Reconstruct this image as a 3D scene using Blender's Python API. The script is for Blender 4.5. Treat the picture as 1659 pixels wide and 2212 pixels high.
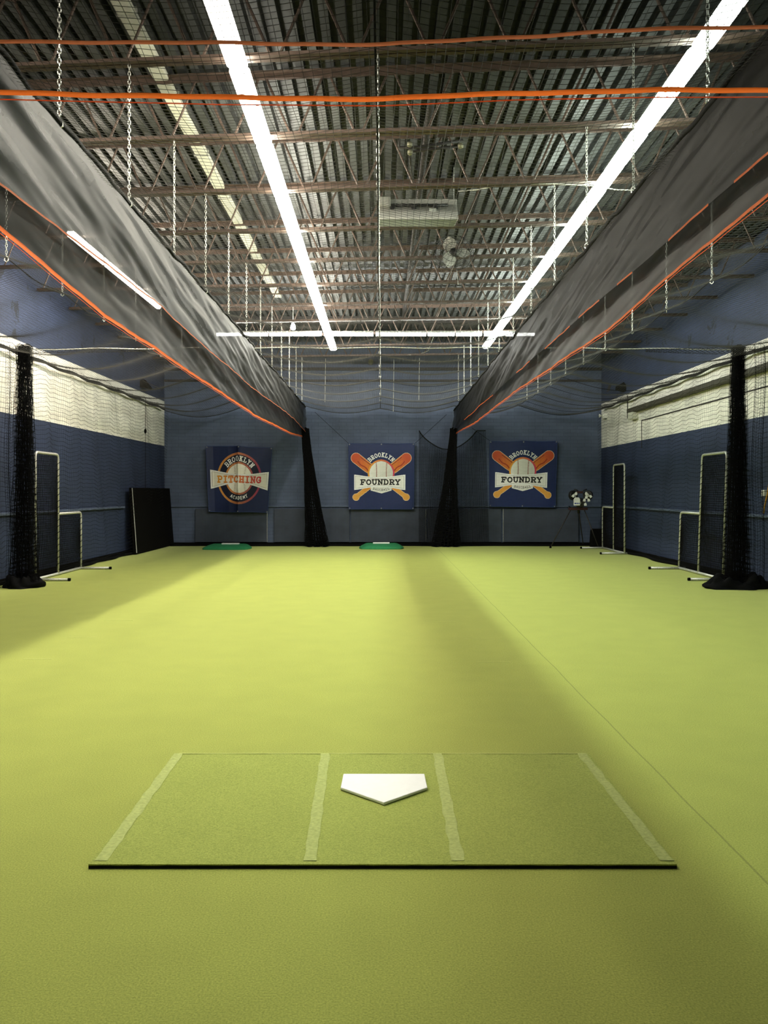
import bpy, math, random
import numpy as np
from mathutils import Vector, noise as mnoise

SC = bpy.context.scene
COL = SC.collection
for o in list(bpy.data.objects):
    bpy.data.objects.remove(o)
random.seed(7)
RNG = np.random.default_rng(11)

# ------------------------------------------------------------------ camera
W, HH, F = 1659.0, 2212.0, 1800.0
VX, VY, EYE = 824.0, 1062.0, 1.525
cd = bpy.data.cameras.new('camera')
cam = bpy.data.objects.new('camera', cd)
COL.objects.link(cam)
cam.location = (0, 0, EYE)
cam.rotation_euler = (math.pi / 2, 0, 0)
cd.sensor_fit = 'AUTO'
cd.sensor_width = 36.0
cd.lens = 36.0 * F / HH
cd.shift_x = (W / 2 - VX) / HH
cd.shift_y = -(HH / 2 - VY) / HH
cd.clip_start = 0.05
cd.clip_end = 200
SC.camera = cam

# ------------------------------------------------------------------ look
vs = SC.view_settings
vs.view_transform = 'Standard'
vs.look = 'None'
vs.gamma = 1.0
vs.use_curve_mapping = False
vs.exposure = 2.05
SC.cycles.use_denoising = True
SC.cycles.max_bounces = 8
SC.cycles.diffuse_bounces = 5
SC.cycles.transparent_max_bounces = 32
SC.cycles.sample_clamp_indirect = 6.0
SC.cycles.caustics_reflective = False
SC.cycles.caustics_refractive = False
world = bpy.data.worlds.new('world')
SC.world = world
world.use_nodes = True
world.node_tree.nodes['Background'].inputs[0].default_value = (0.5, 0.55, 0.6, 1)
world.node_tree.nodes['Background'].inputs[1].default_value = 0.0
LAMP_LEFT = ((1.0, 0.95, 0.80), 18.5)     # warm tubes over the middle lane
LAMP_RIGHT = ((0.88, 1.0, 0.86), 13.0)    # cooler tubes right of the lane
LAMP_BAY = ((1.0, 0.90, 0.74), 34.0)
LAMP_CROSS = ((0.97, 1.0, 0.94), 17.0)


# ------------------------------------------------------------------ helpers
def lin(c):
    c = c / 255.0
    return c / 12.92 if c <= 0.04045 else ((c + 0.055) / 1.055) ** 2.4


def rgb(r, g, b):
    return (lin(r), lin(g), lin(b), 1.0)


def material(name, color, rough=0.6, metal=0.0, noise=0.0, scale=20.0, bump=0.0, bscale=60.0, spec=0.4, alpha=1.0):
    m = bpy.data.materials.new(name)
    m.use_nodes = True
    nt = m.node_tree
    p = nt.nodes['Principled BSDF']
    p.inputs['Base Color'].default_value = color
    p.inputs['Roughness'].default_value = rough
    p.inputs['Metallic'].default_value = metal
    p.inputs['Specular IOR Level'].default_value = spec
    tc = nt.nodes.new('ShaderNodeTexCoord')
    if noise > 0:
        n = nt.nodes.new('ShaderNodeTexNoise')
        n.inputs['Scale'].default_value = scale
        n.inputs['Detail'].default_value = 5
        nt.links.new(tc.outputs['Object'], n.inputs['Vector'])
        r = nt.nodes.new('ShaderNodeValToRGB')
        a, b = 1 - noise, 1 + noise
        r.color_ramp.elements[0].position = 0.3
        r.color_ramp.elements[1].position = 0.7
        r.color_ramp.elements[0].color = (color[0] * a, color[1] * a, color[2] * a, 1)
        r.color_ramp.elements[1].color = (min(1, color[0] * b), min(1, color[1] * b), min(1, color[2] * b), 1)
        nt.links.new(n.outputs['Fac'], r.inputs['Fac'])
        nt.links.new(r.outputs['Color'], p.inputs['Base Color'])
    if bump > 0:
        n2 = nt.nodes.new('ShaderNodeTexNoise')
        n2.inputs['Scale'].default_value = bscale
        n2.inputs['Detail'].default_value = 4
        nt.links.new(tc.outputs['Object'], n2.inputs['Vector'])
        bp = nt.nodes.new('ShaderNodeBump')
        bp.inputs['Strength'].default_value = bump
        bp.inputs['Distance'].default_value = 0.01
        nt.links.new(n2.outputs['Fac'], bp.inputs['Height'])
        nt.links.new(bp.outputs['Normal'], p.inputs['Normal'])
    return m


def emitter(name, color, strength):
    m = bpy.data.materials.new(name)
    m.use_nodes = True
    nt = m.node_tree
    nt.nodes.remove(nt.nodes['Principled BSDF'])
    e = nt.nodes.new('ShaderNodeEmission')
    e.inputs[0].default_value = (*color, 1)
    e.inputs[1].default_value = strength
    nt.links.new(e.outputs[0], nt.nodes['Material Output'].inputs[0])
    return m


class MB:
    """collects geometry for ONE mesh"""

    def __init__(self):
        self.v, self.f, self.n = [], [], 0
        self.mi = []
        self.m = 0

    def add(self, verts, faces):
        verts = np.asarray(verts, dtype=float).reshape(-1, 3)
        self.v.append(verts)
        for fc in faces:
            self.f.append(tuple(int(i) + self.n for i in fc))
            self.mi.append(self.m)
        self.n += len(verts)
        return self

    def box(self, x0, x1, y0, y1, z0, z1):
        v = [(x, y, z) for z in (z0, z1) for y in (y0, y1) for x in (x0, x1)]
        return self.add(v, [(0, 2, 3, 1), (4, 5, 7, 6), (0, 1, 5, 4), (2, 6, 7, 3), (0, 4, 6, 2), (1, 3, 7, 5)])

    def prism(self, prof, x0, x1, axis='x'):
        """closed profile of (a, b) swept along an axis"""
        k = len(prof)
        v = []
        for s in (x0, x1):
            for a, b in prof:
                v.append((s, a, b) if axis == 'x' else ((a, s, b) if axis == 'y' else (a, b, s)))
        fs = [tuple(range(k))[::-1], tuple(range(k, 2 * k))]
        for i in range(k):
            j = (i + 1) % k
            fs.append((i, j, k + j, k + i))
        return self.add(v, fs)

    def tube(self, pts, r, sides=8, cap=True, closed=False):
        P = np.asarray(pts, dtype=float)
        n = len(P)
        T = np.zeros_like(P)
        if closed:
            T = np.roll(P, -1, 0) - np.roll(P, 1, 0)
        else:
            T[1:-1] = P[2:] - P[:-2]
            T[0] = P[1] - P[0]
            T[-1] = P[-1] - P[-2]
        T /= np.maximum(np.linalg.norm(T, axis=1, keepdims=True), 1e-9)
        mean = np.abs(T).mean(0)
        up = np.zeros(3)
        up[int(np.argmin(mean))] = 1
        A = np.cross(T, up)
        A /= np.maximum(np.linalg.norm(A, axis=1, keepdims=True), 1e-9)
        B = np.cross(T, A)
        rr = np.broadcast_to(np.asarray(r, dtype=float), (n,))[:, None]
        ang = np.arange(sides) * 2 * math.pi / sides
        V = np.stack([P + rr * (math.cos(a) * A + math.sin(a) * B) for a in ang], axis=1).reshape(-1, 3)
        fs = []
        for i in range(n if closed else n - 1):
            i2 = (i + 1) % n
            for k in range(sides):
                k2 = (k + 1) % sides
                fs.append((i * sides + k, i * sides + k2, i2 * sides + k2, i2 * sides + k))
        if cap and not closed:
            fs.append(tuple(range(sides))[::-1])
            fs.append(tuple(range((n - 1) * sides, n * sides)))
        return self.add(V, fs)

    def sheet(self, G):
        """G: (nu, nv, 3) grid"""
        nu, nv = G.shape[:2]
        idx = np.arange(nu * nv).reshape(nu, nv)
        q = np.stack([idx[:-1, :-1], idx[1:, :-1], idx[1:, 1:], idx[:-1, 1:]], -1).reshape(-1, 4)
        return self.add(G.reshape(-1, 3), q.tolist())

    def lathe(self, prof, c=(0, 0, 0), seg=20, axis='z'):
        V = []
        for r, h in prof:
            for k in range(seg):
                a = 2 * math.pi * k / seg
                p = (r * math.cos(a), r * math.sin(a), h)
                if axis == 'y':
                    p = (p[0], p[2], p[1])
                if axis == 'x':
                    p = (p[2], p[0], p[1])
                V.append((p[0] + c[0], p[1] + c[1], p[2] + c[2]))
        fs = []
        for i in range(len(prof) - 1):
            for k in range(seg):
                k2 = (k + 1) % seg
                fs.append((i * seg + k, i * seg + k2, (i + 1) * seg + k2, (i + 1) * seg + k))
        fs.append(tuple(range(seg))[::-1])
        fs.append(tuple(range((len(prof) - 1) * seg, len(prof) * seg)))
        return self.add(V, fs)

    def build(self, name, mat, parent=None, smooth=False, bevel=0.0, shift=None):
        me = bpy.data.meshes.new(name)
        V = np.concatenate(self.v)
        if shift is not None:
            V = V - np.asarray(shift)
        me.from_pydata(V.tolist(), [], self.f)
        mats = mat if isinstance(mat, (list, tuple)) else [mat]
        for mm in mats:
            me.materials.append(mm)
        if len(mats) > 1:
            me.polygons.foreach_set('material_index', self.mi)
        if smooth:
            me.polygons.foreach_set('use_smooth', [True] * len(me.polygons))
        me.update()
        o = bpy.data.objects.new(name, me)
        COL.objects.link(o)
        if parent is not None:
            o.parent = parent
        if bevel > 0:
            b = o.modifiers.new('bevel', 'BEVEL')
            b.width = bevel
            b.segments = 2
            b.limit_method = 'ANGLE'
        return o


def tag(o, label, cat, group=None):
    o['label'] = label
    o['category'] = cat
    if group:
        o['group'] = group
    return o


def thing(name, label, cat, loc=(0, 0, 0), rotz=0.0, group=None):
    o = bpy.data.objects.new(name, None)
    COL.objects.link(o)
    o.location = loc
    o.rotation_euler = (0, 0, rotz)
    o.empty_display_size = 0.1
    return tag(o, label, cat, group)


def struct(o):
    o['kind'] = 'structure'
    return o


def dup(root, loc, label, rotz=None, group=None):
    r = root.copy()
    COL.objects.link(r)
    r.location = loc
    if rotz is not None:
        r.rotation_euler = (0, 0, rotz)
    r['label'] = label
    if group:
        r['group'] = group
    for ch in list(root.children):
        c = ch.copy()
        COL.objects.link(c)
        c.parent = r
        for g in list(ch.children):
            d = g.copy()
            COL.objects.link(d)
            d.parent = c
    return r


ORD = ['nearest', 'second', 'third', 'fourth', 'fifth', 'sixth', 'seventh', 'eighth', 'ninth', 'tenth', 'eleventh', 'twelfth', 'thirteenth']


def interp(tab, d):
    return np.interp(d, [a for a, _ in tab], [b for _, b in tab])


# ------------------------------------------------------------------ sizes of the place (metres)
XL, XR = -6.2, 6.28            # side walls
YB, YF = 23.8, -4.0            # back wall, wall behind
DECK = EYE + 4.28
JB, JT = EYE + 3.59, EYE + 4.24   # joist bottom and top chord
DIV_L, DIV_R = -2.12, 2.02     # lane dividers
NETZ = EYE + 2.43
JY = {i: 8.36 + 1.521 * i for i in range(-2, 10)}
SKEW = -0.078


def joist_y(i, x):
    return JY[i] + SKEW * x


# ------------------------------------------------------------------ materials
def turf_material(name, base, seams=False):
    m = bpy.data.materials.new(name)
    m.use_nodes = True
    nt = m.node_tree
    L = nt.links.new
    p = nt.nodes['Principled BSDF']
    p.inputs['Roughness'].default_value = 0.95
    p.inputs['Specular IOR Level'].default_value = 0.08
    p.inputs['Sheen Weight'].default_value = 0.15
    tc = nt.nodes.new('ShaderNodeTexCoord')
    fine = nt.nodes.new('ShaderNodeTexNoise')
    fine.inputs['Scale'].default_value = 140
    fine.inputs['Detail'].default_value = 6
    fine.inputs['Roughness'].default_value = 0.7
    L(tc.outputs['Object'], fine.inputs['Vector'])
    big = nt.nodes.new('ShaderNodeTexNoise')
    big.inputs['Scale'].default_value = 3.0
    big.inputs['Detail'].default_value = 4
    L(tc.outputs['Object'], big.inputs['Vector'])
    r1 = nt.nodes.new('ShaderNodeValToRGB')
    r1.color_ramp.elements[0].position = 0.32
    r1.color_ramp.elements[1].position = 0.68
    r1.color_ramp.elements[0].color = (base[0] * .62, base[1] * .66, base[2] * .55, 1)
    r1.color_ramp.elements[1].color = (base[0] * 1.30, base[1] * 1.27, base[2] * 1.35, 1)
    L(fine.outputs['Fac'], r1.inputs['Fac'])
    r2 = nt.nodes.new('ShaderNodeMapRange')
    r2.inputs['From Min'].default_value = 0.3
    r2.inputs['From Max'].default_value = 0.7
    r2.inputs['To Min'].default_value = 0.965
    r2.inputs['To Max'].default_value = 1.035
    L(big.outputs['Fac'], r2.inputs['Value'])
    mx = nt.nodes.new('ShaderNodeVectorMath')
    mx.operation = 'SCALE'
    L(r1.outputs['Color'], mx.inputs[0])
    L(r2.outputs['Result'], mx.inputs['Scale'])
    out = mx.outputs[0]
    if seams:
        sp = nt.nodes.new('ShaderNodeSeparateXYZ')
        L(tc.outputs['Object'], sp.inputs[0])
        prev = None
        wob = nt.nodes.new('ShaderNodeTexNoise')
        wob.inputs['Scale'].default_value = 1.2
        L(tc.outputs['Object'], wob.inputs['Vector'])
        for x in (1.5,):
            a = nt.nodes.new('ShaderNodeMath')
            a.operation = 'SUBTRACT'
            a.inputs[1].default_value = x - 0.015
            L(sp.outputs['X'], a.inputs[0])
            w2 = nt.nodes.new('ShaderNodeMath')
            w2.operation = 'MULTIPLY_ADD'
            w2.inputs[1].default_value = -0.03
            L(wob.outputs['Fac'], w2.inputs[0])
            L(a.outputs[0], w2.inputs[2])
            b = nt.nodes.new('ShaderNodeMath')
            b.operation = 'ABSOLUTE'
            L(w2.outputs[0], b.inputs[0])
            c = nt.nodes.new('ShaderNodeMath')
            c.operation = 'LESS_THAN'
            c.inputs[1].default_value = 0.005
            L(b.outputs[0], c.inputs[0])
            if prev is None:
                prev = c.outputs[0]
            else:
                s = nt.nodes.new('ShaderNodeMath')
                s.operation = 'ADD'
                L(prev, s.inputs[0])
                L(c.outputs[0], s.inputs[1])
                prev = s.outputs[0]
        k = nt.nodes.new('ShaderNodeMapRange')
        k.inputs['To Min'].default_value = 1.0
        k.inputs['To Max'].default_value = 0.68
        L(prev, k.inputs['Value'])
        mx2 = nt.nodes.new('ShaderNodeVectorMath')
        mx2.operation = 'SCALE'
        L(out, mx2.inputs[0])
        L(k.outputs['Result'], mx2.inputs['Scale'])
        out = mx2.outputs[0]
    L(out, p.inputs['Base Color'])
    bp = nt.nodes.new('ShaderNodeBump')
    bp.inputs['Strength'].default_value = 0.5
    bp.inputs['Distance'].default_value = 0.008
    L(fine.outputs['Fac'], bp.inputs['Height'])
    L(bp.outputs['Normal'], p.inputs['Normal'])
    return m


def wall_material(name, axis, band=None):
    """navy painted block wall; band = (z0, z1) painted white"""
    m = bpy.data.materials.new(name)
    m.use_nodes = True
    nt = m.node_tree
    L = nt.links.new
    p = nt.nodes['Principled BSDF']
    p.inputs['Roughness'].default_value = 0.62
    p.inputs['Specular IOR Level'].default_value = 0.3
    tc = nt.nodes.new('ShaderNodeTexCoord')
    sp = nt.nodes.new('ShaderNodeSeparateXYZ')
    L(tc.outputs['Object'], sp.inputs[0])
    cb = nt.nodes.new('ShaderNodeCombineXYZ')
    L(sp.outputs[axis], cb.inputs[0])
    L(sp.outputs['Z'], cb.inputs[1])
    br = nt.nodes.new('ShaderNodeTexBrick')
    br.inputs['Scale'].default_value = 1.0
    br.inputs['Brick Width'].default_value = 0.4
    br.inputs['Row Height'].default_value = 0.1
    br.inputs['Mortar Size'].default_value = 0.006
    br.inputs['Color1'].default_value = (1, 1, 1, 1)
    br.inputs['Color2'].default_value = (0.9, 0.9, 0.9, 1)
    br.inputs['Mortar'].default_value = (0.72, 0.72, 0.72, 1)
    L(cb.outputs[0], br.inputs['Vector'])
    no = nt.nodes.new('ShaderNodeTexNoise')
    no.inputs['Scale'].default_value = 1.7
    no.inputs['Detail'].default_value = 6
    L(tc.outputs['Object'], no.inputs['Vector'])
    mr = nt.nodes.new('ShaderNodeMapRange')
    mr.inputs['From Min'].default_value = 0.3
    mr.inputs['From Max'].default_value = 0.7
    mr.inputs['To Min'].default_value = 0.82
    mr.inputs['To Max'].default_value = 1.15
    L(no.outputs['Fac'], mr.inputs['Value'])
    navy = nt.nodes.new('ShaderNodeRGB')
    navy.outputs[0].default_value = NAVY
    col = navy.outputs[0]
    if band:
        white = nt.nodes.new('ShaderNodeRGB')
        white.outputs[0].default_value = rgb(236, 233, 224)
        a = nt.nodes.new('ShaderNodeMath')
        a.operation = 'GREATER_THAN'
        a.inputs[1].default_value = band[0]
        L(sp.outputs['Z'], a.inputs[0])
        b = nt.nodes.new('ShaderNodeMath')
        b.operation = 'LESS_THAN'
        b.inputs[1].default_value = band[1]
        L(sp.outputs['Z'], b.inputs[0])
        c = nt.nodes.new('ShaderNodeMath')
        c.operation = 'MULTIPLY'
        L(a.outputs[0], c.inputs[0])
        L(b.outputs[0], c.inputs[1])
        mx = nt.nodes.new('ShaderNodeMix')
        mx.data_type = 'RGBA'
        fl = nt.nodes.new('ShaderNodeTexNoise')
        fl.inputs['Scale'].default_value = 1.6
        fl.inputs['Detail'].default_value = 12
        fl.inputs['Roughness'].default_value = 0.72
        fl.inputs['Distortion'].default_value = 0.6
        L(tc.outputs['Object'], fl.inputs['Vector'])
        fr = nt.nodes.new('ShaderNodeMapRange')
        fr.inputs['From Min'].default_value = 0.60
        fr.inputs['From Max'].default_value = 0.63
        L(fl.outputs['Fac'], fr.inputs['Value'])
        hi = nt.nodes.new('ShaderNodeMath')
        hi.operation = 'GREATER_THAN'
        hi.inputs[1].default_value = band[1]
        L(sp.outputs['Z'], hi.inputs[0])
        fm = nt.nodes.new('ShaderNodeMath')
        fm.operation = 'MULTIPLY'
        L(fr.outputs['Result'], fm.inputs[0])
        L(hi.outputs[0], fm.inputs[1])
        fx = nt.nodes.new('ShaderNodeMix')
        fx.data_type = 'RGBA'
        L(fm.outputs[0], fx.inputs['Factor'])
        L(col, fx.inputs[6])
        fx.inputs[7].default_value = rgb(26, 32, 46)
        col = fx.outputs[2]
        L(c.outputs[0], mx.inputs['Factor'])
        L(col, mx.inputs[6])
        L(white.outputs[0], mx.inputs[7])
        col = mx.outputs[2]
    m1 = nt.nodes.new('ShaderNodeVectorMath')
    m1.operation = 'MULTIPLY'
    L(col, m1.inputs[0])
    L(br.outputs['Color'], m1.inputs[1])
    m2 = nt.nodes.new('ShaderNodeVectorMath')
    m2.operation = 'SCALE'
    L(m1.outputs[0], m2.inputs[0])
    L(mr.outputs['Result'], m2.inputs['Scale'])
    L(m2.outputs[0], p.inputs['Base Color'])
    bp = nt.nodes.new('ShaderNodeBump')
    bp.inputs['Strength'].default_value = 0.5
    bp.inputs['Distance'].default_value = 0.01
    L(br.outputs['Color'], bp.inputs['Height'])
    L(bp.outputs['Normal'], p.inputs['Normal'])
    return m


def mesh_cloth(name, color, holes, spec=0.35):
    """woven shade mesh: dark threads, the rest open holes"""
    m = bpy.data.materials.new(name)
    m.use_nodes = True
    nt = m.node_tree
    L = nt.links.new
    p = nt.nodes['Principled BSDF']
    p.inputs['Roughness'].default_value = 0.55
    p.inputs['Specular IOR Level'].default_value = spec
    tc = nt.nodes.new('ShaderNodeTexCoord')
    n = nt.nodes.new('ShaderNodeTexNoise')
    n.inputs['Scale'].default_value = 2.2
    n.inputs['Detail'].default_value = 7
    n.inputs['Roughness'].default_value = 0.65
    L(tc.outputs['Object'], n.inputs['Vector'])
    r = nt.nodes.new('ShaderNodeValToRGB')
    r.color_ramp.elements[0].position = 0.3
    r.color_ramp.elements[1].position = 0.72
    r.color_ramp.elements[0].color = (color[0] * .7, color[1] * .7, color[2] * .7, 1)
    r.color_ramp.elements[1].color = (color[0] * 1.5, color[1] * 1.5, color[2] * 1.5, 1)
    L(n.outputs['Fac'], r.inputs['Fac'])
    L(r.outputs['Color'], p.inputs['Base Color'])
    t = nt.nodes.new('ShaderNodeBsdfTransparent')
    mx = nt.nodes.new('ShaderNodeMixShader')
    mx.inputs[0].default_value = holes
    L(p.outputs[0], mx.inputs[1])
    L(t.outputs[0], mx.inputs[2])
    L(mx.outputs[0], nt.nodes['Material Output'].inputs[0])
    return m


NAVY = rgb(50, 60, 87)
M = {}
M['turf'] = turf_material('turf', rgb(168, 176, 86), seams=True)
M['mat_turf'] = turf_material('mat_turf', rgb(165, 176, 87))
M['chalk'] = material('worn_chalk', rgb(174, 184, 116), 0.95, noise=0.15, scale=60, spec=0.05)
M['chalk_thin'] = material('faint_chalk', rgb(188, 197, 124), 0.95, noise=0.1, scale=60, spec=0.05)
M['rubber'] = material('black_rubber', rgb(22, 24, 16), 0.9, noise=0.2, scale=80, bump=0.3)
M['plate'] = material('white_plate_rubber', rgb(245, 246, 246), 0.6, noise=0.02, scale=30)
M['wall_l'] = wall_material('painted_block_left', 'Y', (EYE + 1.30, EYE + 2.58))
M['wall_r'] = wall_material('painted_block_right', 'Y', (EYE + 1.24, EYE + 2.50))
NAVY = rgb(86, 97, 122)  # paler navy: light falling on the back wall put into the paint
M['wall_b'] = wall_material('brightened_block_back', 'X')
M['navy_paint'] = material('navy_paint', NAVY, 0.6, noise=0.12, scale=6)
M['pad'] = material('padded_board', rgb(62, 68, 82), 0.75, noise=0.15, scale=3, bump=0.15, bscale=30)
M['pad_edge'] = material('bare_board_edge', rgb(165, 165, 160), 0.7, noise=0.3, scale=30)
M['black'] = material('matt_black', rgb(10, 9, 9), 0.85, noise=0.2, scale=20, spec=0.06)
M['black_gloss'] = material('black_plastic', rgb(24, 24, 26), 0.35, noise=0.1, scale=20)
M['deck'] = material('galvanised_deck', rgb(76, 78, 78), 0.5, 0.3, noise=0.25, scale=5)
M['joist'] = material('red_oxide_steel', rgb(96, 80, 71), 0.5, 0.25, noise=0.25, scale=12)
M['dark_steel'] = material('dark_steel', rgb(52, 48, 46), 0.6, 0.3, noise=0.2, scale=10)
M['pale_metal'] = material('pale_painted_metal', rgb(206, 206, 190), 0.5, 0.0, noise=0.08, scale=10)
M['heater'] = material('pale_grey_heater_metal', rgb(190, 188, 180), 0.5, 0.1, noise=0.12, scale=8)
M['reflector'] = material('turf_tinted_reflector', rgb(120, 128, 96), 0.55, 0.7, noise=0.05, scale=8)  # green tint painted in for the turf reflected in the metal
M['header'] = material('shaded_header', rgb(66, 63, 54), 0.7, noise=0.2, scale=8)  # dark tone stands in for shadow on the header's underside
M['zinc'] = material('zinc_chain', rgb(205, 205, 198), 0.35, 0.55, noise=0.2, scale=60)
M['tube'] = material('galvanised_tube', rgb(190, 190, 184), 0.42, 0.4, noise=0.35, scale=70)
M['orange'] = material('orange_tape', rgb(246, 120, 52), 0.6, noise=0.1, scale=40)
M['orange_dull'] = material('faded_orange_tape', rgb(242, 142, 100), 0.65, noise=0.12, scale=40)
for k in ('orange', 'orange_dull'):
    nt_ = M[k].node_tree
    p_ = nt_.nodes['Principled BSDF']
    tl = nt_.nodes.new('ShaderNodeBsdfTranslucent')
    tl.inputs[0].default_value = p_.inputs['Base Color'].default_value
    mx_ = nt_.nodes.new('ShaderNodeMixShader')
    mx_.inputs[0].default_value = 0.6
    nt_.links.new(p_.outputs[0], mx_.inputs[1])
    nt_.links.new(tl.outputs[0], mx_.inputs[2])
    nt_.links.new(mx_.outputs[0], nt_.nodes['Material Output'].inputs[0])
M['net'] = material('black_net_cord', rgb(30, 30, 30), 0.8, noise=0.2, scale=30, spec=0.1)
M['net_lit'] = material('lit_black_net_cord', rgb(64, 63, 60), 0.8, noise=0.2, scale=30, spec=0.15)  # black cord greyed, lamp light on the roof nets put into its colour
M['net_black'] = material('black_knotted_cord', rgb(10, 10, 11), 0.85, noise=0.2, scale=30, spec=0.08)
M['rope'] = material('black_rope', rgb(16, 16, 16), 0.8, bump=0.6, bscale=120, spec=0.15)
M['white_rope'] = material('white_rope', rgb(205, 205, 195), 0.7, noise=0.2, scale=50)
M['cloth'] = mesh_cloth('charcoal_shade_mesh', rgb(36, 35, 34), 0.24)
M['cloth_right'] = mesh_cloth('shaded_charcoal_mesh', rgb(27, 27, 26), 0.17, 0.10)  # charcoal mesh darkened: weaker light on the right valance put into its colour
M['cloth_dark'] = mesh_cloth('dense_charcoal_shade_mesh', rgb(33, 31, 29), 0.13, 0.15)
M['cloth_thin'] = mesh_cloth('thin_charcoal_shade_mesh', rgb(46, 46, 46), 0.42)
M['housing'] = material('white_enamel', rgb(225, 225, 220), 0.4, noise=0.03, scale=10)
M['mound'] = material('green_moulded_foam', rgb(36, 122, 74), 0.7, noise=0.15, scale=10, bump=0.2, bscale=50)
M['white_plastic'] = material('white_plastic', rgb(226, 226, 220), 0.45, noise=0.05, scale=10)
M['blue_print'] = material('blue_print', rgb(70, 84, 150), 0.6, noise=0.2, scale=90)
M['red_metal'] = material('dull_red_metal', rgb(62, 36, 34), 0.5, 0.2, noise=0.15, scale=10)
M['brass'] = material('brass_fitting', rgb(140, 136, 112), 0.45, 0.4, noise=0.15, scale=30)
M['yellow_cord'] = material('amber_cord', rgb(206, 150, 60), 0.6, noise=0.1, scale=30)
M['lamp_left'] = emitter('warm_tube_light', *LAMP_LEFT)
M['lamp_right'] = emitter('cool_tube_light', *LAMP_RIGHT)
M['lamp_bay'] = emitter('side_bay_tube_light', *LAMP_BAY)
M['lamp_cross'] = emitter('rear_tube_light', *LAMP_CROSS)
M['bulb'] = emitter('bulb_glow', (1, 0.97, 0.9), 20.0)

# ================================================================== SETTING
floor = struct(MB().sheet(np.array([[(x, y, 0) for y in np.linspace(YF, YB, 8)] for x in np.linspace(XL, XR, 5)])).build('floor', M['turf']))
if floor.data.polygons[0].normal.z < 0:
    floor.data.flip_normals()
TOPZ = DECK + 0.1
struct(MB().box(XL - 0.2, XL, YF, YB + 0.2, 0, TOPZ).build('wall_left', M['wall_l']))
struct(MB().box(XR, XR + 0.2, YF, YB + 0.2, 0, TOPZ).build('wall_right', M['wall_r']))
struct(MB().box(XL, XR, YB, YB + 0.2, 0, TOPZ).build('wall_back', M['wall_b']))
struct(MB().box(XL - 0.2, XR + 0.2, YF - 0.2, YF, 0, TOPZ).build('wall_front', M['navy_paint']))

# corrugated roof deck, ribs running down the hall
pitch = 0.1524
prof = []
x = XL
while x < XR:
    for dx, z in ((0, 0), (0.084, 0), (0.088, 0.10), (0.148, 0.10)):
        prof.append((min(x + dx, XR), DECK + z))
    x += pitch
prof.append((XR, DECK))
G = np.array([[(px, y, pz) for y in (YF, YB)] for px, pz in prof])
ceil_o = struct(MB().sheet(G).build('ceiling', M['deck']))

# girder across the deck near the back, ledges along the walls
struct(MB().box(XL, XR, 20.35, 20.5, EYE + 4.12, DECK).build('beam', M['dark_steel']))
struct(MB().box(XL, XL + 0.05, 6, 20.0, 1.13, 1.18).build('trim_1', M['navy_paint'], bevel=0.008))
struct(MB().box(XR - 0.05, XR, 6, YB, 1.10, 1.15).build('trim_2', M['navy_paint'], bevel=0.008))
struct(MB().box(XL, XR, YB - 0.05, YB, 1.085, 1.125).build('trim_3', M['navy_paint'], bevel=0.008))
struct(MB().box(XL, XR, YB - 0.10, YB, 4.98, 5.06).build('trim_4', M['dark_steel']))
struct(MB().box(XL, XR, YB - 0.06, YB, 4.66, 4.72).build('trim_5', M['dark_steel']))
struct(MB().box(XL, XR, YB - 0.03, YB, 0, 0.075).build('baseboard_back', M['black']))
struct(MB().box(XL, XL + 0.03, 6, YB, 0, 0.10).build('baseboard_left', M['black']))
struct(MB().box(XR - 0.03, XR, 6, YB, 0, 0.07).build('baseboard_right', M['black']))
# covered doorway on the right wall: header channel and door joint
struct(MB().box(XR - 0.16, XR, 12.0, 20.8, EYE + 1.96, EYE + 2.06).build('trim_6', M['header'], bevel=0.01))
struct(MB().box(XR - 0.012, XR, 12.0, 20.1, EYE + 1.70, EYE + 1.725)
       .box(XR - 0.012, XR, 20.08, 20.1, EYE + 1.05, EYE + 1.725).build('trim_7', M['dark_steel']))
struct(MB().box(XR - 0.15, XR, 20.35, 20.75, EYE + 1.78, EYE + 1.96).build('trim_8', M['pale_metal'], bevel=0.01))

# ------------------------------------------------------------------ roof joists
XJ0, XJ1 = XL, XR
span = XJ1 - XJ0
PAN = 0.655
hz = JT - JB


def joist_mesh():
    t = thing('roof_joist', '', 'joist', (0, 0, 0), 0, 'roof joists')
    b = MB()
    for s in (-1, 1):   # double angles
        b.prism([(s * 0.008, JB), (s * 0.055, JB), (s * 0.055, JB + 0.007), (s * 0.015, JB + 0.007), (s * 0.015, JB + 0.05), (s * 0.008, JB + 0.05)],
                XJ0 + 0.02, XJ1 - 0.02)
    b.build('bottom_chord', M['joist'], t)
    b = MB()
    for s in (-1, 1):
        b.prism([(s * 0.008, JT), (s * 0.065, JT), (s * 0.065, JT - 0.008), (s * 0.016, JT - 0.008), (s * 0.016, JT - 0.06), (s * 0.008, JT - 0.06)],
                XJ0 + 0.02, XJ1 - 0.02)
    b.build('top_chord', M['joist'], t)
    pts = []
    x = -PAN * 9.35
    while x < XJ1 - 0.4:
        pts += [(x - 0.04, 0, JB + 0.03), (x + 0.04, 0, JB + 0.03), (x + PAN / 2 - 0.03, 0, JT - 0.03), (x + PAN / 2 + 0.03, 0, JT - 0.03)]
        x += PAN
    pts = [q for q in pts if q[0] > XJ0 + 0.05]
    MB().tube(pts, 0.013, 6).build('web_rod', M['joist'], t)
    return t


j0 = joist_mesh()
ang = math.atan(SKEW)
for n, i in enumerate(range(9, -3, -1)):
    lab = ('brown steel roof joist nearest the back wall' if n == 0 else
           f'brown steel roof joist, {ORD[n]} counting from the back wall')
    loc = (0, JY[i], 0)
    if n == 0:
        j0.location = loc
        j0.rotation_euler = (0, 0, ang)
        j0['label'] = lab
    else:
        dup(j0, loc, lab, ang, 'roof joists')

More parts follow.
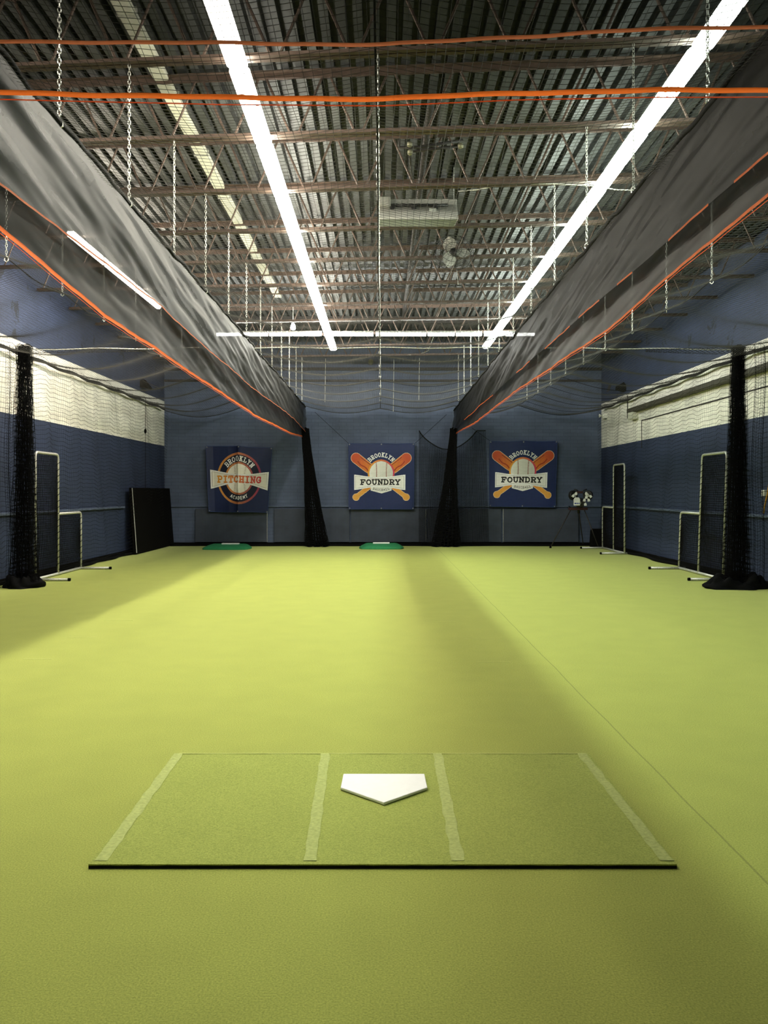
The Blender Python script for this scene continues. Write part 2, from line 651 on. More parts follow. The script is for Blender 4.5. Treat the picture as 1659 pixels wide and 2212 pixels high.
# ------------------------------------------------------------------ strip lights
LZ = EYE + 3.48


def lens_profile(w, h):
    return [(-w * 0.36, h), (-w / 2, h * 0.72), (-w / 2, h * 0.38), (-w * 0.36, 0.012), (-w * 0.14, 0), (w * 0.14, 0), (w * 0.36, 0.012), (w / 2, h * 0.38), (w / 2, h * 0.72), (w * 0.36, h)]


def strip_light(label, x, y0, y1, lamp, along='y', z=LZ, group='strip lights', width=0.17):
    L_ = y1 - y0
    t = thing('strip_light', label, 'light', (x, (y0 + y1) / 2, z) if along == 'y' else ((y0 + y1) / 2, x, z),
              0 if along == 'y' else math.pi / 2, group)
    MB().prism(lens_profile(width, 0.085), -L_ / 2, L_ / 2, 'y').build('lens', lamp, t)
    hb = MB().prism([(-width * 0.26, 0.082), (-width * 0.26, 0.10), (width * 0.26, 0.10), (width * 0.26, 0.082)], -L_ / 2 - 0.01, L_ / 2 + 0.01, 'y')
    hb.build('housing', M['housing'], t)
    return t


for side, X, lamp, nm in ((0, -1.19, 'lamp_left', 'row left of the centre rope'), (1, 2.54, 'lamp_right', 'row above the right divider')):
    for n, i in enumerate(range(7, -4, -1)):
        ya = 8.36 + 1.521 * i + SKEW * X
        yb = ya + 1.521
        if n == 0:
            lab = f'strip light nearest the back wall in the {nm}'
        else:
            lab = f'strip light, {ORD[n]} from the back in the {nm}'
        strip_light(lab, X, ya + 0.05, yb - 0.05, M[lamp], group='strip lights in the ' + nm)
for n, (a, b) in enumerate(((14.42, 15.92), (12.90, 14.38), (11.36, 12.86))):
    strip_light('strip light glimpsed through the left divider mesh, ' + ('nearest the back wall', 'middle of the three', 'nearest the camera')[n],
                -4.25, a + 0.04, b - 0.04, M['lamp_bay'], group='strip lights over the left bay', width=0.115)
for n, k in enumerate((2, 1)):  # two lamps added out of view to brighten the near left floor
    strip_light('added unseen strip light over the left bay before the left net bunch, ' + ('farther' if n == 0 else 'nearer') + ' one', -4.25, 2.2 + 2.0 * k, 3.9 + 2.0 * k, M['lamp_bay'], group='strip lights over the left bay', width=0.115)
cx = [(-3.62, -2.50), (-2.46, -1.32), (-1.26, -0.18), (-0.12, 0.98), (1.02, 1.60), (1.64, 2.20), (2.26, 3.36)]
cl = ['leftmost, partly behind the left divider mesh', 'second from the left', 'third from the left', 'fourth from the left, beside the centre rope', 'short one, fifth from the left', 'short one, sixth from the left', 'rightmost, behind the right divider mesh']
for (a, b), l in zip(cx, cl):
    t = strip_light('cross row strip light near the back, ' + l, 18.35, a, b, M['lamp_cross'], 'x', EYE + 3.44, 'strip lights across the hall', 0.11)
    t.rotation_euler = (0, -0.8, math.pi / 2)   # aimed at the back wall

# ------------------------------------------------------------------ nets
def net(name, grid_fn, nu, nv, r, mat, su=3, sv=3, parent=None, r2=None):
    """real knotted cords: nu lines one way, nv the other, on the surface grid_fn(u, v) (vectorised)"""
    b = MB()
    vv = np.linspace(0, 1, su)
    for u in np.linspace(0, 1, nu):
        b.tube(grid_fn(np.full_like(vv, u), vv), r, 3, cap=False)
    uu = np.linspace(0, 1, sv)
    for v in np.linspace(0, 1, nv):
        b.tube(grid_fn(uu, np.full_like(uu, v)), r2 or r, 3, cap=False)
    return b.build(name, mat, parent)


NY0, NY1 = 3.15, 23.35


def sag_between(x, nodes):
    x = np.asarray(x)
    k = np.clip(np.searchsorted(nodes, x, side='right') - 1, 0, len(nodes) - 2)
    nd = np.asarray(nodes)
    f = (x - nd[k]) / (nd[k + 1] - nd[k])
    return np.sin(np.pi * np.clip(f, 0, 1)) ** 1.0


def roof_net(x0, x1, nodes, zs, sag, mid_h):
    def fn(u, v):
        x = x0 + (x1 - x0) * u
        y = NY0 + (NY1 - NY0) * v
        z = np.interp(x, nodes, zs)
        s = sag_between(x, nodes)
        ph = (y - SKEW * x - JY[0]) / 1.521
        c = np.sin(np.pi * ph) ** 2
        z = z - sag * s * (0.85 + 0.3 * c) - mid_h * c * (1 - s)
        x = x + 0.012 * np.sin(y * 1.7 + x * 3)
        return np.stack([x, y, z], -1)
    return fn


def rope(name, pts, r, mat, parent=None, sides=6):
    return MB().tube(pts, r, sides).build(name, mat, parent, smooth=True)


def smooth_pts(fn, n):
    return [fn(t) for t in np.linspace(0, 1, n)]


CELL = 0.048
ROOFS = [
    ('black roof net slung over the middle lane under the joists', DIV_L, DIV_R, [DIV_L, -0.03, DIV_R], [NETZ, NETZ - 0.08, NETZ - 0.02], 0.20),
    ('black roof net slung over the left bay beside the left wall', XL + 0.12, DIV_L, [XL + 0.12, -3.9, DIV_L], [NETZ - 0.09, NETZ, NETZ], 0.26),
    ('black roof net slung over the right bay beside the right wall', DIV_R, XR - 0.12, [DIV_R, 3.8, XR - 0.12], [NETZ - 0.02, NETZ, NETZ - 0.10], 0.26),
]
for lab, a, b, nodes, zs, sg in ROOFS:
    fn = roof_net(a, b, nodes, zs, sg, 0.07)
    t = thing('roof_net', lab, 'net', (0, 0, 0), 0, 'roof nets')
    net('netting', fn, int((b - a) / CELL), int((NY1 - NY0) / CELL), 0.0016, M['net_lit'], su=120, sv=25, parent=t)
    uu = np.linspace(0, 1, 41)
    rope('edge_rope', fn(uu, np.full(41, 1.0)), 0.008, M['rope'], t)
    for k in (6, 7, 8, 9):
        v = (JY[k] - NY0) / (NY1 - NY0)
        if v < 1:
            rope('cross_rope', fn(uu, np.full(41, v)), 0.005, M['rope'], t)

# ropes that carry the roof nets down the hall
yy = np.linspace(NY0, NY1, 140)


def hall_rope(name, label, x, z0, amp, r, mat, cat='rope'):
    ph = (yy - SKEW * x - JY[0]) / 1.521
    z = z0 - amp * np.sin(np.pi * ph) ** 2
    o = MB().tube(np.stack([x + 0.004 * np.sin(yy * 1.3), yy, z], -1), r, 6).build(name, mat, smooth=True)
    return tag(o, label, cat)


hall_rope('net_rope', 'black rope down the centre of the middle lane roof net', -0.03, NETZ - 0.08, 0.05, 0.007, M['rope'])
hall_rope('net_rope', 'black edge rope of the roof net along the left wall', XL + 0.12, NETZ - 0.09, 0.035, 0.028, M['rope'])
hall_rope('net_rope', 'black edge rope of the roof net along the right wall', XR - 0.12, NETZ - 0.10, 0.035, 0.028, M['rope'])
hall_rope('net_rope', 'rope under the chain row over the middle of the left bay', -3.9, NETZ, 0.05, 0.007, M['rope'])
hall_rope('net_rope', 'rope under the chain row over the middle of the right bay', 3.8, NETZ, 0.05, 0.007, M['rope'])

# wall nets
def side_net(xw, sgn):
    def fn(u, v):
        y = 6.0 + (23.3 - 6.0) * u
        z = 0.03 + (NETZ - 0.10) * v
        wob = 0.022 * np.sin(y * 4.1 + z * 0.9) + 0.014 * np.sin(y * 9.3 + z * 2.1 + 1) + 0.010 * np.sin(y * 17 + z * 1.3)
        x = xw + sgn * (0.03 + 0.05 * np.sin(y * 1.3 + z * 0.8) ** 2 + 0.03 * np.sin(y * 5 + z))
        return np.stack([x, y, z + wob * np.minimum(1, z / 0.5)], -1)
    return fn


t = thing('barrier_net', 'black protective net hanging along the left wall', 'net', group='barrier nets')
net('netting', side_net(XL + 0.14, 1), int(17.3 / 0.07), int(3.9 / 0.078), 0.0011, M['net'], su=14, sv=260, parent=t, r2=0.0032)
t = thing('barrier_net', 'black protective net hanging along the right wall', 'net', group='barrier nets')
net('netting', side_net(XR - 0.14, -1), int(17.3 / 0.07), int(3.9 / 0.078), 0.0011, M['net'], su=14, sv=260, parent=t, r2=0.0032)


def back_fn(u, v):
    x = XL + 0.1 + (XR - XL - 0.2) * u
    z = 0.03 + (NETZ - 0.22 - 0.03) * v
    y = 23.32 + 0.03 * np.sin(x * 1.9 + 0.5 * z) + 0.015 * np.sin(x * 4.7 + 1)
    z = z + 0.012 * np.sin(x * 5.3 + z * 2) * np.minimum(1, z / 0.4)
    return np.stack([x, y, z], -1)


t = thing('barrier_net', 'black protective net hanging across in front of the back wall banners', 'net', group='barrier nets')
net('netting', back_fn, int(12.3 / 0.042), int(3.7 / 0.042), 0.0013, M['net'], su=30, sv=90, parent=t)
# hem lying along the floor
for nm, lab, pts in (
    ('net_hem', 'black net hem lying along the floor at the left wall', [(XL + 0.10 + 0.08 * math.sin(y * 2.1) ** 2, y, 0.035) for y in np.linspace(13.6, 23.2, 60)]),
    ('net_hem', 'black net hem lying along the floor at the right wall', [(XR - 0.18 - 0.12 * math.sin(y * 1.3) ** 2, y, 0.035) for y in np.linspace(13.6, 23.2, 60)]),
    ('net_hem', 'black net hem lying along the floor at the back wall', [(x, 23.32 + 0.05 * math.sin(x * 2.3), 0.032) for x in np.linspace(XL + 0.3, XR - 0.4, 80)]),
):
    o = MB().tube(pts, 0.033, 7).build(nm, M['net_black'], smooth=True)
    tag(o, lab, 'net', 'net hems on the floor')

# ------------------------------------------------------------------ gathered net curtains
def bunch(label, cx, cy, ztop, top, bot, fl, length, seed, group, cell=0.045, r=0.0022, lean=(0, 0), mat='net_black', pool=None):
    rg = np.random.default_rng(seed)
    n = int(length / cell)
    k = np.arange(n)
    per = 7
    tri = np.abs(((k / per) % 2) - 1) * 2 - 1
    amp = 0.75 + 0.25 * rg.random(n)
    offx = tri * amp
    offy = np.sin(k / n * math.pi * 9 + rg.random()) * 0.8 + rg.normal(0, 0.15, n)
    zs = np.linspace(0.02, ztop, int(ztop / 0.075))
    f = zs / ztop
    wid = bot[0] * (1 - f) ** fl + top[0] * (1 - (1 - f) ** fl)
    dep = bot[1] * (1 - f) ** fl + top[1] * (1 - (1 - f) ** fl)
    P = np.zeros((n, len(zs), 3))
    for a in range(n):
        wob = 0.012 * np.sin(zs * (3 + 2 * rg.random()) + rg.random() * 6)
        P[a, :, 0] = cx + lean[0] * f + offx[a] * wid + wob
        P[a, :, 1] = cy + lean[1] * f + offy[a] * dep + wob
        P[a, :, 2] = zs
    t = thing('gathered_net', label, 'net', (cx, cy, 0), 0, group)
    b = MB()
    for a in range(n):
        b.tube(P[a], r, 3, cap=False)
    for c in range(0, len(zs)):
        b.tube(P[:, c] + np.array([0, 0, 1]) * (0.03 * np.sin(k * 0.9 + c))[:, None], r, 3, cap=False)
    b.build('netting', M[mat], t, shift=(cx, cy, 0))
    if pool:
        px, py, pz = pool
        nu, nv = 48, 14
        G = np.zeros((nu + 1, nv, 3))
        for i in range(nu + 1):
            a = 2 * math.pi * i / nu
            for j in range(nv):
                q = j / (nv - 1)
                rr = math.sin(q * math.pi / 2)
                ns = mnoise.noise(Vector((math.cos(a) * 2.2 + seed, math.sin(a) * 2.2, q * 3))) * 0.6
                G[i, j] = (px * rr * math.cos(a) * (1 + ns * 0.5), py * rr * math.sin(a) * (1 + ns * 0.5), max(0.004, pz * math.cos(q * math.pi / 2) * (1 + ns * 2)))
        MB().sheet(G).build('pooled_net', M['net_black'], t, smooth=True)
    return t


t = bunch('black net curtain gathered into a hanging bunch at the left wall', -5.72, 13.35, EYE + 2.33, (0.12, 0.07), (0.23, 0.16), 1.4, 9.0, 3, 'gathered side nets', pool=(0.30, 0.34, 0.17))
t = bunch('black net curtain gathered into a hanging bunch at the right wall', 5.60, 13.15, EYE + 2.28, (0.10, 0.08), (0.24, 0.16), 1.3, 10.0, 5, 'gathered side nets', lean=(0.03, 0), pool=(0.50, 0.26, 0.17))
for lab, x, tilt in (('gathered left divider net hanging to the floor at the back wall', -1.78, -0.34), ('gathered right divider net hanging to the floor at the back wall', 1.78, 0.22)):
    bunch(lab, x, 23.0, EYE + 1.75, (0.10, 0.05), (0.34 if x < 0 else 0.42, 0.10), 1.7, 12.0, 9 if x < 0 else 12, 'gathered divider nets', cell=0.042, r=0.0055, lean=(tilt, 0.05))

# loose sheets of net hanging flat beside the side bunches
for lab, xa, xb, ya, yb, zt in (('narrow flat strip of net hanging left of the left net bunch', -6.05, -5.90, 13.4, 13.45, EYE + 2.33),
                                ('narrow flat strip of net hanging right of the right net bunch', 5.80, 5.98, 13.0, 13.05, EYE + 2.28)):
    def fn(u, v, xa=xa, xb=xb, ya=ya, yb=yb, zt=zt):
        x = xa + (xb - xa) * u + 0.02 * np.sin(v * 9)
        y = ya + (yb - ya) * np.sin(u * 7) + 0.02 * np.sin(v * 5)
        return np.stack([x, y, 0.05 + (zt - 0.05) * v + 0.02 * np.sin(u * 14)], -1)
    o = net('hanging_net', fn, 9, 80, 0.0022, M['net_black'], su=50, sv=12)
    tag(o, lab, 'net', 'flat net strips')

# dark net panel slung behind the right divider at the back
def slung(u, v):
    x = 1.05 + 1.85 * u
    top = EYE + 1.70 - 0.52 * np.sin(np.pi * np.clip(u / 0.86, 0, 1)) ** 0.8
    z = 0.05 + (top - 0.05) * v
    return np.stack([x - 0.10 * (1 - v) * np.sin(u * 5), 23.22 + 0.05 * np.sin(u * 22), z], -1)


t = thing('slung_net', 'loose black net slung with a drooping top edge beside the centre banner', 'net')
net('netting', slung, 70, 90, 0.0045, M['net_black'], su=40, sv=60, parent=t)
uu = np.linspace(0, 1, 40)
rope('edge_rope', slung(uu, np.ones(40)), 0.014, M['rope'], t)

# ------------------------------------------------------------------ divider valances of shade mesh
def fold_noise(y, h, s, amp):
    out = np.empty_like(y)
    for idx in np.ndindex(y.shape):
        a, b = y[idx], h[idx]
        c = b + 0.13 * a
        out[idx] = (0.8 * mnoise.noise(Vector((a * 0.30, c * 2.3, s))) + 0.40 * mnoise.noise(Vector((a * 0.55 + 3, c * 7.0, s + 4)))
                    + 0.16 * mnoise.noise(Vector((a * 1.6, c * 15.0, s + 8))) + 0.16 * mnoise.noise(Vector((a * 2.0 + b, b * 1.2, s + 12))))
    return out * amp


def valance(label, axis, pos, a0, a1, top, short, long_, offs, cloth_s, cloth_l, seed, tape_parts, tape_mat, tw, amp=0.075, group='shade mesh valances'):
    """axis 'y' runs down the hall at x = pos, axis 'x' runs across at y = pos"""
    t = thing('divider_valance', label, 'valance', (0, 0, 0), 0, group)
    na, nh = int((a1 - a0) / 0.06), 44
    A = np.linspace(a0, a1, na)

    def surf(bottom, off, sd, am):
        Hb = interp(bottom, A)
        Ht = interp(top, A) - 0.02 * np.abs(np.sin(A * 2.07)) 
        f = np.linspace(0, 1, nh)
        Z = EYE + Ht[:, None] + (Hb - Ht)[:, None] * f[None, :]
        AA = np.repeat(A[:, None], nh, 1)
        d = fold_noise(AA, Z, sd, am) * (0.25 + 0.75 * np.sin(np.clip(f, 0, 1) * math.pi * 0.85))[None, :] + off * np.minimum(1, f * 6)[None, :]
        if axis == 'y':
            return np.stack([pos + d, AA, Z], -1)
        return np.stack([AA, pos + d, Z], -1)
    up = [[(d_, h_ + 0.012 + w_) for d_, h_ in tb] for tb, w_ in ((short, tw[0]), (long_, tw[1]))]
    S1 = surf(up[0], offs[0], seed, amp)
    S2 = surf(up[1], offs[1], seed + 3, amp * 0.8)
    MB().sheet(S1).build('short_sheet', cloth_s, t, smooth=True)
    MB().sheet(S2).build('long_sheet', cloth_l, t, smooth=True)
    # hem tapes
    sg = 1 if offs[0] > offs[1] else -1
    for which, (S, segs, w) in enumerate(((S1, tape_parts[0], tw[0]), (S2, tape_parts[1], tw[1]))):
        for s0, s1 in segs:
            ii = np.where((A >= s0) & (A <= s1))[0]
            if len(ii) < 3:
                continue
            E = S[ii, -1]
            jit = np.array([0.004 * math.sin(a * 7.3) + 0.003 * math.sin(a * 19) for a in A[ii]])
            o3 = np.array([sg * 0.006, 0, 0]) if axis == 'y' else np.array([0, sg * 0.006, 0])
            lo, hi = E.copy() + o3, E.copy() + o3
            lo[:, 2] += jit * 0.5 - w
            hi[:, 2] += 0.003 + jit * 0.5
            rect = np.stack([lo, hi], axis=1)
            MB().sheet(rect).build('orange_tape', M[tape_mat[which]], t)
            # thin stitched piping along the very edge
            if w > 0.012:
                P = E.copy() + o3
                P[:, 2] -= 0.016 + w
                MB().tube(P, 0.0026, 4).build('piping', M['orange_dull'], t)
    # top rope
    E = S1[:, 0].copy()
    jx = np.array([0.03 * mnoise.noise(Vector((a * 3.1, seed, 0))) for a in A])
    E[:, 2] += jx
    MB().tube(E, 0.022 if axis == 'y' else 0.012, 6).build('top_rope', M['rope'], t, smooth=True)
    return t


TOPT = [(3, 2.45), (12, 2.43), (23.3, 2.38)]
valance('charcoal shade mesh valance with orange tapes, hung as the left divider', 'y', DIV_L, 3.15, 23.25, TOPT,
        [(3, 1.68), (4.59, 1.675), (8, 1.76), (10.1, 1.69), (14.3, 1.68), (20, 1.74), (23.3, 1.62)],
        [(3, 1.5), (4.6, 1.5), (6.6, 1.36), (8.9, 1.345), (14.3, 1.29), (20, 1.38), (23.3, 1.52)],
        (0.02, -0.07), M['cloth'], M['cloth_dark'], 21.0, ([(3.2, 23.2)], [(3.2, 23.2)]), ('orange_dull', 'orange'), (0.011, 0.028))
valance('charcoal shade mesh valance with orange tape patches, hung as the right divider', 'y', DIV_R, 3.15, 23.25, [(3, 2.40), (12, 2.40), (23.3, 2.28)],
        [(3, 1.73), (9.67, 1.73), (13.2, 1.73), (23.5, 1.68)],
        [(3, 1.56), (4.35, 1.565), (5.4, 1.545), (7.64, 1.45), (13.2, 1.53), (18, 1.5), (23.5, 1.6)],
        (-0.02, 0.05), M['cloth_right'], M['cloth_dark'], 47.0,
        ([(4.2, 4.75), (5.04, 5.85), (6.6, 7.1), (7.6, 8.4), (8.8, 10.2), (11.1, 12.3), (15, 20)], [(3.2, 23.2)]), ('orange', 'orange'), (0.0119, 0.018))
valance('charcoal shade mesh valance with two orange tapes, hung across overhead in front', 'x', 3.1, XL + 0.05, XR - 0.05, [(-7, 2.45), (7, 2.45)],
        [(-7, 1.634), (-1.4, 1.636), (0, 1.627), (0.5, 1.655), (0.82, 1.674), (1.5, 1.69), (7, 1.69)],
        [(-7, 1.47), (-1.4, 1.468), (-0.6, 1.448), (0, 1.445), (0.5, 1.468), (1.0, 1.48), (7, 1.48)],
        (-0.03, 0.02), M['cloth_thin'], M['cloth_thin'], 63.0, ([(-6.1, 6.1)], [(-6.1, 6.1)]), ('orange_dull', 'orange'), (0.012, 0.017), amp=0.03)

# ------------------------------------------------------------------ chains
def chain_mesh(length):
    b = MB()
    n = int(length / 0.034)
    for k in range(n):
        z = -k * 0.034
        pts = []
        for j in range(8):
            a = 2 * math.pi * j / 8
            px, pz = 0.0105 * math.cos(a), 0.024 * math.sin(a)
            pts.append((px, 0, z - 0.02 + pz) if k % 2 == 0 else (0, px, z - 0.02 + pz))
        b.tube(pts, 0.0036, 4, closed=True)
    return b


chain_len = JB - NETZ
proto = chain_mesh(chain_len).build('chain', M['zinc'])
hook = [(0, 0, 0.01), (0.018, 0, -0.005), (0.02, 0, -0.035), (0, 0, -0.05), (-0.02, 0, -0.035), (-0.014, 0, -0.01)]
first = True
rows = [(DIV_L, 'over the left divider', range(-2, 10)), (-3.9, 'over the middle of the left bay', range(0, 10)), (-0.03, 'down the centre of the middle lane', range(-1, 10)),
        (DIV_R, 'over the right divider', range(-2, 10)), (3.8, 'over the middle of the right bay', range(-1, 10))]
clip_b = MB().tube([(p[0], p[1], p[2] - chain_len) for p in hook], 0.0055, 6)
clip0 = None
for X, nm, rng_ in rows:
    for n, i in enumerate(sorted(rng_, reverse=True)):
        lab = f'zinc chain nearest the back wall, {nm}' if n == 0 else f'zinc chain, {ORD[n]} from the back wall, {nm}'
        loc = (X, joist_y(i, X), JB + 0.01)
        if first:
            o = proto
            clip0 = clip_b.build('snap_clip', M['zinc'], o)
            first = False
        else:
            o = proto.copy()
            COL.objects.link(o)
            c = clip0.copy()
            COL.objects.link(c)
            c.parent = o
        o.location = loc
        o.rotation_euler = (0, 0, random.random() * 3)
        tag(o, lab, 'chain', 'net chains ' + nm)

# white ropes at the back and the cross cable
for lab, x, y, z0, z1 in (('thin white rope hanging near the back left of the middle lane, longest', -1.52, 22.4, 3.93, 5.1),
                          ('thin white rope hanging near the back right of the middle lane', 1.0, 22.3, 3.98, 5.1),
                          ('thin white rope dropping from the centre rope at the back', 0.32, 22.6, 3.7, 5.1)):
    o = MB().tube([(x, y, z0), (x + 0.02, y, z1)], 0.006, 5).build('hanging_rope', M['white_rope'])
    tag(o, lab, 'rope', 'white ropes at the back')
CZ = EYE + 2.38
t = thing('cross_cable', 'cable strung from wall to wall across the hall with net bunched at both ends', 'cable')
rope('cable', [(x, 13.9, CZ + 0.03 * (1 - (x / 6.2) ** 2) - 0.02 * math.sin(x * 2) ** 2) for x in np.linspace(XL + 0.05, XR - 0.05, 50)], 0.008, M['white_rope'], t)
for s, x0, x1 in ((-1, XL + 0.1, -3.9), (1, 4.4, XR - 0.1)):
    b = MB()
    xs = np.linspace(x0, x1, 60)
    thick = np.interp(np.abs(xs), [3.9, 5.0, 6.2], [0.01, 0.045, 0.075])
    for q in range(16):
        a = q * 0.9
        b.tube(np.stack([xs, 13.9 + thick * np.cos(xs * 9 + a), CZ - 0.03 + 0.8 * thick * np.sin(xs * 11 + a)], -1), 0.003, 3)
    b.build('bunched_net', M['net'], t)

# banner tie ropes and thin cords on the back wall
for lab, p, q in (('thin black cord from the left divider to the upper left corner of the centre banner', (680, 890), (753, 958)),
                  ('thin black cord from the right divider to the upper right corner of the centre banner', (965, 895), (897, 957)),
                  ('thin black cord from the right divider to the upper left corner of the right banner', (1020, 925), (1058, 952)),):
    D = 23.4
    D2 = 23.6
    o = MB().tube([((p[0] - VX) * YB / F, YB, EYE + (VY - p[1]) * YB / F), ((q[0] - VX) * D2 / F, D2, EYE + (VY - q[1]) * D2 / F)], 0.005, 5).build('tie_cord', M['rope'])
    tag(o, lab, 'cord', 'banner tie cords')
o = MB().tube([(XL + 0.25, 21.0, 1.6), (XL + 0.25, 21.0, 2.7), (XL + 0.25, 21.0, 2.75), (XL + 0.25, 21.0, 3.9)], [0.006, 0.006, 0.006, 0.006], 5).build('pull_cord', M['rope'])
tag(o, 'black pull cord hanging in front of the left wall white band', 'cord')
MB().lathe([(0.005, 2.98), (0.03, 3.02), (0.03, 3.08), (0.005, 3.12)], (XL + 0.25, 21.0, 0), 10).build('toggle', M['black'], o)

# ------------------------------------------------------------------ wall pads along the back wall
for lab, a, b, edge in (('grey padded board at the floor under the pitching banner', 422, 577, True), ('grey padded board at the floor left of the centre banner, crossed by the gathered net', 592, 755, False),
                        ('grey padded board at the floor under the centre banner behind the mound', 758, 920, True), ('grey padded board at the floor behind the right gathered net', 924, 1083, False),
                        ('grey padded board at the floor under the right banner', 1087, 1250, True)):
    D = YB - 0.09
    x0, x1 = (a - VX) * D / F, (b - VX) * D / F
    t = thing('wall_pad', lab, 'pad', ((x0 + x1) / 2, YB - 0.05, 0), 0, 'padded boards on the back wall')
    h = (x1 - x0) / 2
    MB().box(-h, h, -0.04, 0.045, 0.09, 1.04).build('padding', M['pad'], t, bevel=0.01)
    e = MB()
    if edge:
        e.box(h - 0.006, h + 0.006, -0.045, 0.0, 0.10, 1.03) if a != 1087 else e.box(-h - 0.006, -h + 0.006, -0.045, 0.0, 0.10, 1.03)
        e.build('edge_strip', M['pad_edge'], t)

# black padded board leaning along the left wall
t = thing('leaning_board', 'tall black padded board leaning on the left wall by the back corner', 'board', (XL + 0.20, 21.85, 0.02))
MB().prism([(0.10, 0), (0.02, 0.0), (-0.085, 1.6), (-0.02, 1.6)], -1.78, 1.85, 'y').build('padding', M['black'], t, bevel=0.01)
MB().prism([(0.108, 0.03), (0.10, 0.03), (-0.012, 1.59), (-0.004, 1.59)], -1.79, -1.75, 'y').build('edge_strip', M['pad_edge'], t)

# ------------------------------------------------------------------ L-shaped pitching screens
def tube_arc(p0, corner, p1, r, n=5):
    p0, corner, p1 = map(np.array, (p0, corner, p1))
    a = corner + (p0 - corner) / np.linalg.norm(p0 - corner) * r
    b = corner + (p1 - corner) / np.linalg.norm(p1 - corner) * r
    return [tuple((1 - s) ** 2 * a + 2 * s * (1 - s) * corner + s * s * b) for s in np.linspace(0, 1, n)]


def l_screen(label, x, y_tall, y_mid, y_low, sgn, lean, htall=2.20, hlow=1.12):
    """frame in a plane along the wall; sgn = direction of the feet into the room"""
    t = thing('pitching_screen', label, 'screen', (x, y_mid, 0), 0, 'pitching screens')

    def P(y, z):
        return (-sgn * lean * z, y - y_mid, z)
    R_ = 0.024
    z0 = 0.03
    path = [P(y_tall, z0)] + tube_arc(P(y_tall, 1), P(y_tall, htall), P(y_mid, htall), 0.09) + tube_arc(P(y_tall, htall), P(y_mid, htall), P(y_mid, 1), 0.09) + [P(y_mid, z0)]
    MB().tube(path, R_, 8).build('tall_frame', M['tube'], t, smooth=True)
    path = [P(y_mid, hlow)] + tube_arc(P(y_mid, hlow), P(y_low, hlow), P(y_low, 0), 0.09) + [P(y_low, z0)]
    MB().tube(path, R_, 8).build('low_frame', M['tube'], t, smooth=True)
    MB().tube([P(y_tall, z0), P(y_low, z0)], R_, 8).build('base_rail', M['tube'], t, smooth=True)
    for y in (y_tall, y_low):
        yy_ = y - y_mid
        f = MB().tube([(-sgn * 0.12, yy_, 0.026), (sgn * 0.56, yy_, 0.026)], R_, 8).build('foot', M['tube'], t, smooth=True)
        MB().tube([(sgn * 0.56, yy_, 0.026), (sgn * 0.60, yy_, 0.026)], R_ * 1.15, 8).build('end_cap', M['black'], f)
    # lacing that ties the net to the frame
    b = MB()
    for y, h in ((y_tall, htall - 0.1), (y_mid, htall - 0.1), (y_low, hlow - 0.1)):
        zz = np.linspace(0.1, h, int(h * 60))
        b.tube([(P(y, z)[0] + 0.028 * math.cos(z * 55), P(y, z)[1] + 0.028 * math.sin(z * 55), z) for z in zz], 0.006, 3)
    b.build('lacing', M['net_black'], t)
    for (ya, yb, h) in ((y_tall, y_mid, htall), (y_mid, y_low, hlow)):
        def fn(u, v, ya=ya, yb=yb, h=h):
            z = 0.06 + (h - 0.08) * v
            bel = 0.05 * np.sin(np.pi * u) * np.sin(np.pi * v)
            return np.stack([-sgn * lean * z + sgn * bel, ya - y_mid + (yb - ya) * u, z], -1)
        net('netting', fn, int(abs(yb - ya) / 0.034), int(h / 0.040), 0.0045, M['net_black'], su=12, sv=12, parent=t)
    return t


l_screen('L-shaped pitching screen standing along the left wall', -5.90, 14.2, 15.2, 16.35, 1, 0.0)
l_screen('L-shaped pitching screen nearer the camera, along the right wall beside the net bunch', 5.84, 14.25, 15.35, 16.35, -1, 0.033)
l_screen('L-shaped pitching screen farther back, along the right wall near the corner', 5.91, 20.25, 21.2, 22.25, -1, 0.0)

# ------------------------------------------------------------------ floor things
def strip(name, label, x0, x1, y0, y1, z, mat, group, cat):
    o = MB().box(x0, x1, y0, y1, z, z + 0.002).build(name, mat)
    return tag(o, label, cat, group)


for lab, pa, pb, py in (('short chalk line on the turf, right group, farthest from the camera', 928, 987, 1343),
                        ('short chalk line on the turf, right group, middle one', 1003, 1063, 1380),
                        ('short chalk line on the turf, right group, nearest the camera', 1030, 1105, 1430.5),
                        ('short chalk line on the turf, left group, farthest from the camera', 225, 287, 1340.5),
                        ('short chalk line on the turf, left group, middle one', 147, 208, 1377),
                        ('short chalk line on the turf, left group, nearest the camera', 50, 112, 1424)):
    D = F * EYE / (py - VY)
    strip('chalk_line', lab, (pa - VX) * D / F, (pb - VX) * D / F, D - 0.009, D + 0.009, 0.0005, M['chalk_thin'], 'chalk lines on the turf', 'line')

# hitting mat
MT = 0.018
mx0, mx1, my0, my1 = -1.185, 1.195, 3.37, 4.80
t = thing('batting_mat', 'green turf batting mat with chalk lines lying on the floor', 'mat', (0, (my0 + my1) / 2, 0))
yc = (my0 + my1) / 2
MB().box(mx0, mx1, my0 - yc, my1 - yc, 0.0, MT - 0.006).build('rubber_base', M['rubber'], t)
nx, ny = 60, 36
G = np.array([[(mx0 + (mx1 - mx0) * i / nx, my0 - yc + (my1 - my0) * j / ny, MT + 0.0012 * math.sin(i * 0.7) * math.sin(j * 0.5)) for j in range(ny + 1)] for i in range(nx + 1)])
mb = MB()
mb.sheet(G)
